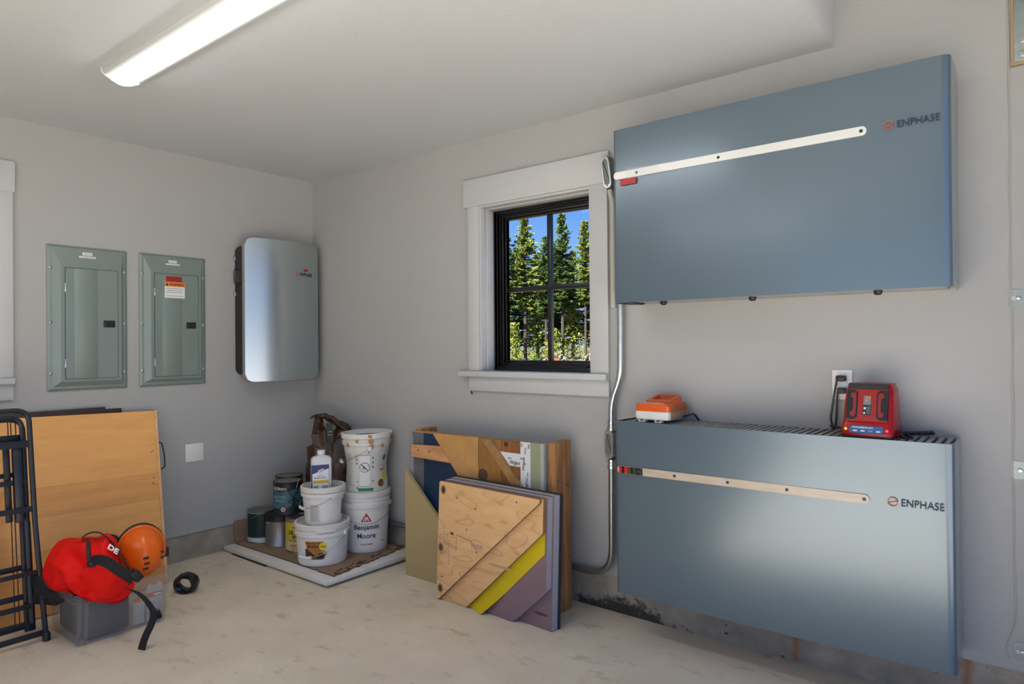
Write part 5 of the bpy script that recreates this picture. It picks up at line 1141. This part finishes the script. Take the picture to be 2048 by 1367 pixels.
WY('ochre_board', RC(1.684, 0.30, 1.830, 0.789), -0.2235, -0.201, M_OCHRE)
WY('red_ply_board', RC(1.832, 0.30, 2.004, 0.789), -0.2220, -0.201, M_REDPLY)
WY('wood_strip', [(1.716, 0.790), (1.774, 0.790), (2.000, 0.545), (1.940, 0.545)], -0.240, -0.2245, wood('tan_strip', (0.36, 0.20, 0.075), (0.28, 0.14, 0.05), (5, 5, 5), 5))
tp = WY('tape', RC(1.949, 0.46, 2.008, 0.792), -0.2238, -0.2222, M_TAPE)
tp2 = WY('tape', [(1.806, 0.735), (1.951, 0.733), (1.951, 0.671), (1.862, 0.672)], -0.2236, -0.2221, M_TAPE)
WY('sage_board', RC(2.009, 0.30, 2.066, 0.792), -0.2235, -0.201, M_SAGE)
WY('sage_edging', RC(2.067, 0.30, 2.086, 0.792), -0.2255, -0.201, mat('pale_sage', (0.36, 0.40, 0.34), 0.5), bev=0.004)
WY('grey_membrane', RC(2.087, 0.012, 2.100, 0.785), -0.2055, -0.2005, M_GREYMEM)
WY('tan_board', [(1.177, 0.0105), (1.177, 0.583), (1.80, 0.0075)], -0.252, -0.233, M_TANBOARD)
M_NAVYTXT = mat('tape_print', (0.03, 0.05, 0.08), 0.6)
g = G(); yt = -0.2242
g.text('Wigluv', FY(1.915, yt, 0.686), h=0.024, wd=0.062, bold=0.008); g.text('SIGA', FY(1.884, yt, 0.708), h=0.007, wd=0.022); part('lettering', g, M_NAVYTXT, tp2, 'dark printed lettering')
g = G(); V90 = Matrix.Rotation(R(86), 4, 'Z'); yt = -0.2244
g.text('Wigluv', FY(1.985, yt, 0.588) @ V90, h=0.020, wd=0.072, bold=0.008); g.text('Wigluv', FY(1.970, yt, 0.688) @ V90, h=0.018, wd=0.066, bold=0.008); g.text('SIGA', FY(1.992, yt, 0.640) @ V90, h=0.007, wd=0.022)
g.text('SIGA', FY(1.978, yt, 0.752) @ V90, h=0.008, wd=0.030); g.text('W', FY(1.957, yt, 0.776) @ V90, h=0.014, wd=0.020, bold=0.008); g.text('W', FY(2.000, yt, 0.772) @ V90, h=0.014, wd=0.024, bold=0.008)
g.text('SIGA', FY(1.960, yt, 0.712), h=0.008, wd=0.022)
part('lettering', g, M_NAVYTXT, tp, 'dark printed lettering')
g = G(); g.lathe([(0, 0.004), (0.006, 0.0035), (0.029, 0.002), (0.030, 0)], 24, 0, Matrix.Translation((1.713, -0.2235, 0.608)) @ RYM)
for i in range(12):
    a = i * math.pi / 6; g.box((1.713 + 0.017 * math.cos(a), -0.2268, 0.608 + 0.017 * math.sin(a)), (0.018, 0.001, 0.0022), 1, 0, Matrix.Rotation(-a, 3, 'Y'))
part('insulation_washer', g, [mat('washer_brown', (0.07, 0.04, 0.025), 0.7), mat('washer_spoke', (0.17, 0.10, 0.05), 0.7)], t, 'dark round washer')
for x, z, r_ in ((1.262, 0.692, 0.004), (1.345, 0.690, 0.005)):
    g = G(); g.lathe([(0, 0.0006), (r_, 0.0004), (r_, 0)], 10, 0, Matrix.Translation((x, -0.232, z)) @ RYM); part('nail_hole', g, M_BLACK, t)
g = G(); g.lathe([(0, 0.0006), (0.013, 0.0004), (0.014, 0)], 12, 0, Matrix.Translation((1.860, -0.222, 0.772)) @ RYM @ Matrix.Diagonal((1, .8, 1, 1))); part('knot', g, M_DARKWOOD, t)
for y_, z in ((-0.185, 0.62), (-0.11, 0.59), (-0.18, 0.47), (-0.10, 0.25), (-0.19, 0.13)):
    g = G(); g.lathe([(0, 0.0006), (0.005, 0.0004), (0.005, 0)], 9, 0, Matrix.Translation((2.138, y_, z)) @ RX); part('knot', g, M_DARKWOOD, t)

t = thing('insulation_mockup', 'small layered plywood, yellow sheet and purple foam sample leaning before the big wall sample', 'insulation sample', (1.87, -0.35, 0.004))
th = -0.06; ex_ = Vector((math.cos(th), math.sin(th), 0)); nb = Vector((-ex_.y, ex_.x, 0)); lean = 0.045
ey_ = Vector((0, 0, math.cos(lean))) + nb * math.sin(lean); en_ = ex_.cross(ey_) * -1; en_ = en_ if en_.y > 0 else -en_
o0 = Vector((1.553, -0.396, 0.009))
def WS(nm, poly, w0, w1, mm, lab=None, mside=None, bev=0): g = G(); g.prism(poly, o0, ex_, ey_, en_, w0, w1, 0, mside, bev); return part(nm, g, mm, t, lab, smooth=0)
M_PLYEDGE = wood('plywood_edge', (0.36, 0.20, 0.09), (0.22, 0.11, 0.05), (1, 30, 1), 6)
p1 = WS('plywood_sheet', [(0, 0.004), (0, 0.568), (0.008, 0.575), (0.640, 0.575), (0.640, 0.560), (0.016, 0.004)], 0.0, 0.0175, [M_PLY, M_PLYEDGE], 'pale knotty plywood', 1)
WS('plywood_sheet', [(0, 0.0), (0, 0.568), (0.648, 0.575), (0.648, 0.428), (0.190, 0.0)], 0.018, 0.036, [M_PLY, M_PLYEDGE], None, 1)
g = G()    # yellow sheet, its lower tip curling forward
def ysheet(u, v):
    a = Vector((0.02, 0.002)).lerp(Vector((0.648, 0.575)), u); c = Vector((0.300, -0.002)).lerp(Vector((0.645, 0.335)), u); q = a.lerp(c, v)
    k = max(0, v - 0.45) / 0.55 * max(0, 1 - u * 2.2); wv = 0.0385 - 0.034 * k * k
    return o0 + ex_ * q.x + ey_ * (q.y) + en_ * wv
g.grid(ysheet, 30, 12); part('yellow_sheet', g, M_YELLOW, t, 'bright yellow sheet')
WS('foam_layer', [(0, 0), (0, 0.578), (0.655, 0.578), (0.655, 0.185), (0.462, 0.0)], 0.041, 0.075, [M_PURPLE, M_PURPLELIT], 'purple foam', 1)
f2 = WS('foam_layer', [(0, 0), (0, 0.583), (0.662, 0.583), (0.662, 0.0)], 0.077, 0.115, [M_PURPLE, M_PURPLELIT], 'purple foam', 1)
WS('black_backing', [(-0.003, 0), (-0.003, 0.588), (0.668, 0.588), (0.668, 0.0)], 0.1155, 0.129, M_BLACKFOAM)
def spot(nm, u, v, ru, rv, mm, w_=0.0, par=p1):
    g = G(); vs = [o0 + ex_ * u + ey_ * v - en_ * (0.0007 - w_)] + [o0 + ex_ * (u + ru * math.cos(k * math.pi / 8)) + ey_ * (v + rv * math.sin(k * math.pi / 8)) - en_ * (0.0005 - w_) for k in range(16)]
    g.raw(vs, [(0, 1 + k, 1 + (k + 1) % 16) for k in range(16)]); part(nm, g, mm, par, smooth=0)
M_KNOT = mat('plywood_knot', (0.10, 0.06, 0.035), 0.8, var=0.6, vscale=60); M_KNOTRIM = mat('knot_rim', (0.42, 0.23, 0.10), 0.7)
for u, v in ((0.030, 0.535), (0.022, 0.255), (0.026, 0.058)): spot('knot', u, v, 0.020, 0.024, M_KNOTRIM, 0.0001); spot('knot', u, v, 0.0125, 0.0165, M_KNOT, 0)
spot('knot', 0.10, 0.335, 0.012, 0.006, M_KNOT)
for u, v in ((0.125, 0.510), (0.510, 0.545), (0.255, 0.475), (0.200, 0.370), (0.268, 0.278), (0.035, 0.115)): spot('nail_hole', u, v, 0.004, 0.004, M_BLACK)
g = G(); rn = random.Random(12)
for (u0, v0, n_, L) in ((0.012, 0.32, 3, 0.10), (0.036, 0.335, 3, 0.115), (0.060, 0.33, 2, 0.10), (0.075, 0.30, 2, 0.12)):
    for i in range(n_):
        for j in range(9):
            u = u0 + i * 0.006; v = v0 - j * L / 9; hh = L / 9 * rn.uniform(0.3, 0.8)
            g.prism([(u, v - hh), (u + 0.0025, v - hh), (u + 0.0025, v), (u, v)], o0, ex_, ey_, en_, -0.0006, -0.0002, 0)
g.prism([(0.130, 0.335), (0.132, 0.335), (0.132, 0.260), (0.130, 0.260)], o0, ex_, ey_, en_, -0.0006, -0.0002, 0); g.prism([(0.130, 0.335), (0.235, 0.322), (0.235, 0.319), (0.130, 0.332)], o0, ex_, ey_, en_, -0.0006, -0.0002, 0)
for i in range(7): g.prism([(0.235 + i * 0.011, 0.315), (0.239 + i * 0.011, 0.315), (0.239 + i * 0.011, 0.315 - 0.03 * rn.uniform(.4, 1)), (0.235 + i * 0.011, 0.29)], o0, ex_, ey_, en_, -0.0006, -0.0002, 0)
part('grade_stamp', g, mat('grey_stamp_ink', (0.20, 0.16, 0.13), 0.8), p1, 'faint grey grade stamp', smooth=0)
spot('pencil_smudge', 0.40, 0.235, 0.075, 0.006, mat('grey_smudge', (0.44, 0.30, 0.17), 0.8), 0.0182)
spot('scuff', 0.60, 0.060, 0.040, 0.007, mat('dark_scuff', (0.09, 0.055, 0.06), 0.8), 0.0768, f2)

# ------------------------------------------------------------------ left: boards, folding frame, tote and what lies on it
for lab, x0, x1, y1, ztop in (('dark stained board standing behind the veneer board, nearer the wall', 0.004, 0.018, -1.225, 0.930), ('dark stained board with higher top edge, just behind the veneer board', 0.020, 0.033, -1.31, 0.943)):
    g = G(); g.b2((x0, -2.15, 0.021), (x1, y1, ztop), 0, 0.002); single('dark_plank', g, M_DARKWOOD, lab, 'board', 'dark boards behind the veneer board')
t = thing('veneer_board', 'large orange maple veneer board leaning against the left wall', 'board', (0.29, -1.6, 0.018))
ex2, ey2 = Vector((0, 1, 0)), Vector((-0.265, 0, 1)); en2 = Vector((1, 0, 0.265)).normalized(); o2 = Vector((0.300, 0, 0))
def WV(nm, poly, w0, w1, mm, lab=None, mside=None): g = G(); g.prism(poly, o2, ex2, ey2, en2, w0, w1, 0, mside); return part(nm, g, mm, t, lab, smooth=0)
M_VENEER2 = wood('maple_veneer_darker', (0.78, 0.375, 0.110), (0.66, 0.30, 0.085), (1.2, 1.4, 9.0), 2.6, 0.42, (0.30, 0.70))
zr = lambda z: -1.079 - 0.049 * (0.9065 - z) / 0.885
cuts = [(0.9065, 0.934), (0.578, 0.600), (0.445, 0.462), (0.300, 0.316), (0.022, 0.024)]
for i in range(4):
    (a, b_), (c, d) = cuts[i], cuts[i + 1]
    WV('veneer_strip', [(zr(a), a - 0.0003), (-2.2, b_ - 0.0003), (-2.2, d + 0.0003), (zr(c), c + 0.0003)], -0.018, 0.0, (M_VENEER, M_VENEER2, M_VENEER, M_VENEER2)[i])
es = WV('edge_strip', [(-1.063, 0.907), (-1.078, 0.907), (-1.127, 0.022), (-1.112, 0.022)], -0.019, 0.001, M_VENEERLIGHT, 'lighter edge strip')
for z in (0.87, 0.58, 0.40, 0.255):
    y_ = -1.063 - 0.049 * (0.907 - z) / 0.885 - 0.007; q = o2 + ex2 * y_ + ey2 * z + en2 * 0.001
    g = G(); g.lathe([(0, 0.0022), (0.003, 0.0018), (0.0042, 0)], 10, 0, Matrix.Translation(q) @ en2.to_track_quat('Z', 'Y').to_matrix().to_4x4()); part('screw', g, M_ZINC, es)
for y_, z in ((-1.108, 0.695), (-1.118, 0.690), (-1.124, 0.53), (-1.116, 0.52), (-1.13, 0.525), (-1.12, 0.555)):
    q = o2 + ex2 * y_ + ey2 * z; g = G(); g.lathe([(0, 0.0005), (0.003, 0.0003), (0.003, 0)], 8, 0, Matrix.Translation(q) @ en2.to_track_quat('Z', 'Y').to_matrix().to_4x4()); part('nail_hole', g, M_BLACK, t)
g = G(); g.tube(smooth_path([(0.088, -1.068, 0.735), (0.095, -1.052, 0.728), (0.115, -1.047, 0.665), (0.130, -1.052, 0.602), (0.132, -1.072, 0.592)], 0.03, 6), 0.0038, 7); part('loop_handle', g, M_BLACK, t, 'black cord loop')

t = thing('folding_frame', 'black steel folding bed frame standing on end at the left edge', 'folding frame', (0.52, -1.9, 0.014))
def fr_pt(y, z, back=0.0): return Vector((0.58 - 0.14 * z - back, y, z))
def mirror_y(p): return (-2.62 * 1.0 - p[0] - 1.0, p[1])
YM = -2.10
def uframe(nm, pts, r, back, flat=None):
    full = pts + [(2 * YM - y, z) for y, z in pts[::-1]]
    g = G(); g.tube(smooth_path([fr_pt(y, z, back) for y, z in full], 0.055, 7), r, 10); return part(nm, g, M_FRAME, t)
uframe('tube', [(-1.747, 0.018), (-1.766, 0.50), (-1.769, 0.987)], 0.0105, 0.0)
uframe('tube', [(-1.785, 0.09), (-1.785, 0.955)], 0.0105, 0.040)
uframe('tube', [(-1.772, 0.10), (-1.770, 0.942)], 0.0105, 0.085)
def fbar(y1, z, back, hgt, th=0.006, rr_=False):
    g = G(); ln = -(2 * YM - y1) + y1
    g.box(fr_pt(YM, z, back), (th, abs(2 * (YM - y1)), hgt), 0, 0.0015, Matrix.Rotation(R(-8), 3, 'Y')); part('cross_bar', g, M_FRAME, t)
for y1, z, bk, hg in ((-1.772, 0.843, -0.004, 0.030), (-1.790, 0.682, 0.02, 0.022), (-1.766, 0.568, -0.004, 0.024), (-1.758, 0.304, -0.004, 0.020), (-1.754, 0.052, -0.004, 0.024),
                      (-1.785, 0.865, 0.055, 0.028), (-1.785, 0.71, 0.055, 0.020), (-1.785, 0.318, 0.06, 0.024), (-1.785, 0.198, 0.06, 0.024), (-1.785, 0.163, 0.03, 0.022), (-1.80, 0.078, 0.06, 0.026)): fbar(y1, z, bk, hg)
g = G(); g.box((fr_pt(-1.816, 0.68, 0.010)), (0.014, 0.030, 0.33), 0, 0.004, Matrix.Rotation(R(-8), 3, 'Y')); part('hinge_arm', g, M_FRAME, t, 'blue grey flat arm')
g = G(); g.box((fr_pt(-1.845, 0.68, 0.045)), (0.014, 0.024, 0.33), 0, 0.004, Matrix.Rotation(R(-8), 3, 'Y')); part('hinge_arm', g, M_BLACK, t)
g = G(); g.box((fr_pt(-1.786, 0.28, 0.060)), (0.012, 0.040, 0.46), 0, 0.004, Matrix.Rotation(R(-8), 3, 'Y')); part('side_leaf', g, M_BLACK, t)
for ya, yb in ((-1.826, -1.834), (-1.816, -1.818), (-1.799, -1.797)):
    g = G(); g.tube([fr_pt(ya, 0.945, 0.075), fr_pt((ya + yb) / 2, 0.5, 0.075), fr_pt(yb, 0.07, 0.075)], 0.0022, 6); part('wire', g, M_BLACK, t)
for yy in (-1.747, 2 * YM + 1.747):
    g = G(); g.lathe([(0.0, 0.0), (0.015, 0.0), (0.015, 0.030), (0.011, 0.036)], 14, 0, Matrix.Translation((0.578, yy, FZ(0.58)))); part('foot', g, M_BLACK, t, 'black rubber foot')

# tote
TB = FZ(0.45) + 0.001
t = thing('plastic_tote', 'smoky clear plastic tote on the floor under the red bag', 'tote', (0.61, -1.515, TB))
def rect3(x0, x1, y0, y1, z, r_=0.018): return [((x0 + x1) / 2 + u, (y0 + y1) / 2 + v, z) for u, v in rrect(x1 - x0, y1 - y0, r_, 4)]
g = G(); L = [rect3(0.462, 0.762, -1.692, -1.335, TB), rect3(0.446, 0.785, -1.705, -1.322, TB + 0.185), rect3(0.436, 0.796, -1.716, -1.311, TB + 0.188), rect3(0.432, 0.800, -1.720, -1.307, TB + 0.212), rect3(0.426, 0.806, -1.726, -1.301, TB + 0.216), rect3(0.427, 0.805, -1.725, -1.302, TB + 0.220), rect3(0.446, 0.786, -1.706, -1.321, TB + 0.2185), rect3(0.450, 0.781, -1.701, -1.326, TB + 0.18), rect3(0.465, 0.759, -1.689, -1.338, TB + 0.003)]
V = [[g.bm.verts.new(p) for p in r_] for r_ in L]; k_ = len(V[0])
for A, B in zip(V, V[1:]):
    for j in range(k_): g.bm.faces.new((A[j], A[(j + 1) % k_], B[(j + 1) % k_], B[j]))
g.bm.faces.new(V[0][::-1]); g.bm.faces.new(V[-1]); g._tag(0); part('body', g, M_TOTE, t, smooth=40)
for yy in (-1.690, -1.665):
    g = G(); g.prism([(0, 0), (0.006, 0), (0.012, 0.185), (0, 0.185)], (0.760, yy, TB), (1, 0, 0), (0.09, 0, 1), (0, 1, 0), -0.006, 0.006); part('rib', g, M_TOTE, t)
g = G(); blob_c = (0.615, -1.585, TB + 0.095); g.b2((0.480, -1.672, TB + 0.006), (0.745, -1.478, TB + 0.172), 0, 0.02)
single('cloth_bundle', g, mat('charcoal_cloth', (0.055, 0.057, 0.062), 0.9, var=0.3, vscale=20, bump=0.3, bscale=30), 'folded charcoal cloth filling the left part of the clear tote', 'cloth')
for i, (y0, y1, z0, z1, lab) in enumerate(((-1.468, -1.420, 0.010, 0.135, 'blister card with orange band in the tote, left of the pair'), (-1.412, -1.345, 0.008, 0.180, 'taller blister card with orange band at the right end of the tote'))):
    c_ = thing('blister_card', lab, 'package', (0.735, (y0 + y1) / 2, TB + 0.004), 0, 'blister cards in the tote')
    g = G(); g.prism([(y0, z0), (y1, z0), (y1, z1 - 0.012), (y1 - 0.014, z1), (y1 - 0.026, z1 - 0.014), (y0 + 0.022, z1 - 0.014), (y0 + 0.014, z1), (y0, z1 - 0.012)], (0.738, 0, TB), (0, 1, 0), (0.05, 0, 1), (1, 0, 0), 0, 0.002); part('card', g, mat('pale_card', (0.50, 0.50, 0.47), 0.6), c_, smooth=0)
    zb = 0.108 + 0.005 * i
    g = G(); g.prism(RC(y0, zb, y1, zb + 0.020), (0.740, 0, TB), (0, 1, 0), (0.05, 0, 1), (1, 0, 0), 0, 0.0006); g.prism(RC(y0 + 0.03, zb + 0.005, y1 - 0.004, zb + 0.014), (0.7406, 0, TB), (0, 1, 0), (0.05, 0, 1), (1, 0, 0), 0, 0.0004, 1); part('orange_band', g, [mat('band_orange', (0.65, 0.14, 0.03), 0.5), M_WHITEPRINT], c_, 'orange band', smooth=0)
    g = G(); g.box((0.750, (y0 + y1) / 2, TB + 0.055), (0.014, (y1 - y0) * 0.75, 0.075), 0, 0.006); part('blister', g, M_FILM, c_)
g = blob((0.752, -1.378, TB + 0.032), [(0.03 * math.cos(k * 0.785), 0.026 * math.sin(k * 0.785)) for k in range(8)], 0.012, 0.008, 30, 4, TB + 0.005, 24, 10); single('black_glove', g, M_BLACKMAT, 'small black crumpled cloth low at the right end of the tote', 'cloth')

# red bag
RB = Vector((0.690, -1.612, 0.315)); s_ = 0.00217
t = thing('red_bag', 'bright red nylon throw bag with black straps lying over the clear tote', 'bag', (0.66, -1.6, 0.235))
sdv = Vector((RT.x, RT.y, 0)).normalized(); fb = Vector((CAM.x - RB.x, CAM.y - RB.y, 0)).normalized()
ol = px([(86, 1112), (92, 1146), (118, 1172), (150, 1190), (188, 1198), (226, 1192), (250, 1174), (258, 1148), (254, 1122), (236, 1092), (212, 1070), (190, 1072), (166, 1066), (136, 1068), (108, 1088)], 178, 1130, s_)
def drape(p):
    if p.z < 0.240 and p.x < 0.813:
        if p.x > 0.71: p.x = 0.813 + 0.01 * (0.240 - p.z)
        else: p.z = max(p.z, 0.205)
    return p
g = blob(RB, ol, 0.135, 0.030, 5.2, 11, None, 140, 56, 0.50, ridge=2.0, post=drape); part('bag_body', g, M_RED, t, smooth=60)
def rb(a, b_, c): return RB + sdv * ((a - 178) * s_) + Vector((0, 0, (1130 - b_) * s_)) + fb * c
g = G(); g.ribbon(smooth_path([rb(158, 1072, 0.02), rb(172, 1060, 0.03), rb(192, 1057, 0.04), rb(214, 1070, 0.06), rb(236, 1096, 0.10), rb(250, 1122, 0.105)], 0.04, 5), fb * 0.016 + Vector((0, 0, 0.004)), 0.005); part('strap', g, M_BLACKMAT, t, 'thin black handle strap')
g = G(); g.ribbon(smooth_path([rb(176, 1102, 0.128), rb(188, 1098, 0.142), rb(206, 1102, 0.150), rb(232, 1120, 0.150), rb(258, 1140, 0.125)], 0.04, 5), Vector((0, 0, 0.019)) + sdv * 0.012, 0.006); part('strap', g, M_BLACKMAT, t, 'wide black webbing strap')
g = G(); g.ribbon(smooth_path([rb(171, 1070, 0.085), rb(171, 1085, 0.118), rb(174, 1106, 0.140)], 0.03, 5), sdv * 0.008, 0.006); g.box(rb(177, 1107, 0.142), (0.03, 0.03, 0.024), 0, 0.008); part('buckle', g, M_BLACK, t, 'black buckle')
g = G(); g.box(rb(262, 1134, 0.105), (0.040, 0.034, 0.050), 0, 0.006, Matrix.Rotation(0.6, 3, 'X')); part('strap_block', g, M_BLACK, t, 'black plastic block')
g = G(); g.ribbon(smooth_path([rb(246, 1160, 0.10), rb(266, 1164, 0.125), rb(284, 1180, 0.140), rb(297, 1202, 0.146), rb(290, 1222, 0.146), rb(276, 1250, 0.146), rb(268, 1282, 0.146)], 0.05, 6), sdv * 0.0135 + fb * 0.006, 0.004); part('hanging_strap', g, M_BLACKMAT, t, 'loose black strap hanging over the tote')
g = G(); M_L = Matrix((( sdv.x, 0, fb.x, 0), (sdv.y, 0, fb.y, 0), (0, 1, 0, 0), (0, 0, 0, 1)))
lp = rb(219, 1084, 0.108)
g.text('DE', Matrix.Translation(lp) @ M_L @ Matrix.Rotation(R(-32), 4, 'Z') @ Matrix.Rotation(R(-38), 4, 'X'), h=0.024, wd=0.048, bold=0.03, thick=0.004); part('lettering', g, M_WHITEPRINT, t, 'white lettering')
# black bag under it, at the left
g = blob((0.545, -1.725, 0.215), [(-0.085, 0.055), (-0.06, 0.075), (0.0, 0.06), (0.06, 0.02), (0.095, -0.03), (0.05, -0.055), (-0.02, -0.060), (-0.075, -0.045)], 0.060, 0.022, 14, 5, None, 48, 20, ridge=1.0); single('black_bag', g, M_BLACKMAT, 'black fabric bundle squeezed between the folding frame and the red bag', 'bag')
g = blob((0.545, -1.490, 0.335), px([(-26, 12), (-10, 26), (18, 22), (28, 0), (18, -26), (-20, -24)], 0, 0, 0.0021), 0.05, 0.01, 12, 8, None, 30, 14); single('black_pouch', g, M_BLACKMAT, 'black pouch behind the helmet and red bag on the tote', 'pouch')

# helmet
HC = Vector((0.625, -1.385, 0.312)); t = thing('safety_helmet', 'orange climbing helmet resting on the right end of the clear tote', 'helmet', (0.63, -1.385, 0.20))
fh = Vector((CAM.x - HC.x, CAM.y - HC.y, 0)).normalized(); ax = (fh + sdv * 0.16 - Vector((0, 0, 0.10))).normalized(); xr = Vector((0, 0, 1)).cross(ax).normalized(); yu = ax.cross(xr)
HM = Matrix(((xr.x, yu.x, ax.x, HC.x), (xr.y, yu.y, ax.y, HC.y), (xr.z, yu.z, ax.z, HC.z), (0, 0, 0, 1)))
def dome(u, v):
    a = 2 * math.pi * u; p = v * math.pi / 2; rr_ = math.cos(p) ** 0.86; rid = 0.004 * math.exp(-(math.cos(a) * 5 * rr_) ** 2)
    return HM @ Vector((0.095 * rr_ * math.cos(a), 0.116 * rr_ * math.sin(a), 0.118 * math.sin(p) + rid))
g = G(); g.grid(dome, 48, 20, 0, wrap_u=True); g.lathe([(0.0, 0.0)], 3) if False else None
part('shell', g, M_ORANGE, t, 'glossy orange shell', smooth=60)
g = G(); pts = [HM @ Vector((0.098 * math.cos(2 * math.pi * i / 40), 0.119 * math.sin(2 * math.pi * i / 40), 0.002)) for i in range(40)]; g.tube(pts, 0.0065, 8, closed=True); part('brim', g, M_ORANGE, t)
g = G(); pts = [HM @ Vector((0.090 * math.cos(2 * math.pi * i / 40), 0.112 * math.sin(2 * math.pi * i / 40), -0.020)) for i in range(40)]; g.tube(pts, 0.016, 8, closed=True)
g.grid(lambda u, v: HM @ Vector((0.085 * math.cos(2 * math.pi * u) * (1 - v), 0.108 * math.sin(2 * math.pi * u) * (1 - v), -0.018 + 0.05 * v)), 30, 4, 0, wrap_u=True); part('suspension', g, M_BLACK, t, 'black inner harness')
for (x, y) in ((0.004, 0.010), (0.008, -0.016), (0.004, -0.040), (0.070, 0.012), (0.070, -0.014)):
    u = math.atan2(y / 0.116, x / 0.095) / (2 * math.pi) % 1; rr_ = math.hypot(x / 0.095, y / 0.116); v = math.acos(min(1, rr_ ** (1 / 0.86))) / (math.pi / 2)
    c = dome(u, v); n_ = (c - HC).normalized(); q = n_.to_track_quat('Z', 'Y').to_matrix()
    g = G(); vt_ = Matrix.Translation(c) @ Matrix((( xr.x, yu.x, n_.x, 0), (xr.y, yu.y, n_.y, 0), (xr.z, yu.z, n_.z, 0), (0, 0, 0, 1)))
    g.prism([(-0.012, -0.005), (0.010, -0.005), (0.013, 0.005), (-0.010, 0.005)], (0, 0, 0), (1, 0, 0), (0, 1, 0), (0, 0, 1), -0.006, 0.0012); g.bm.transform(vt_); part('vent_slot', g, M_BLACK, t, 'dark vent slot')
g = G(); g.box(HM @ Vector((0.103, -0.025, -0.01)), (0.022, 0.030, 0.045), 0, 0.006); part('ear_mount', g, M_BLACK, t)
g = G(); g.ribbon(smooth_path([HM @ Vector((0.098, -0.03, -0.02)), HM @ Vector((0.09, -0.085, -0.03)), HM @ Vector((0.05, -0.115, -0.05))], 0.03, 5), fh * 0.008, 0.003); part('chin_strap', g, M_BLACKMAT, t)

# black plastic roll on the floor
t0 = Vector((0.490, -1.112, 0.060)); g = G()
def roll(u, v):
    a = 2 * math.pi * u; b_ = 2 * math.pi * v; rr_ = 0.040 + 0.012 * math.cos(b_); d = 0.034 * math.sin(b_)
    p = t0 + sdv * (math.cos(a) * rr_ * 1.15) + Vector((0, 0, math.sin(a) * rr_)) + Vector((0.64, -0.77, 0)) * d
    p += Vector((noise.noise(p * 40), noise.noise(p * 40 + Vector((5, 0, 0))), noise.noise(p * 40 + Vector((0, 5, 0))))) * 0.006
    if p.z < 0.0165: p.z = 0.0165
    return p
V = [[g.bm.verts.new(roll(i / 36, j / 12)) for j in range(12)] for i in range(36)]
for i in range(36):
    for j in range(12): g.bm.faces.new((V[i][j], V[(i + 1) % 36][j], V[(i + 1) % 36][(j + 1) % 12], V[i][(j + 1) % 12]))
g._tag(0); single('black_plastic_roll', g, mat('shiny_black_plastic', (0.008, 0.008, 0.009), 0.25), 'crumpled loop of shiny black plastic on the floor right of the tote', 'plastic roll')
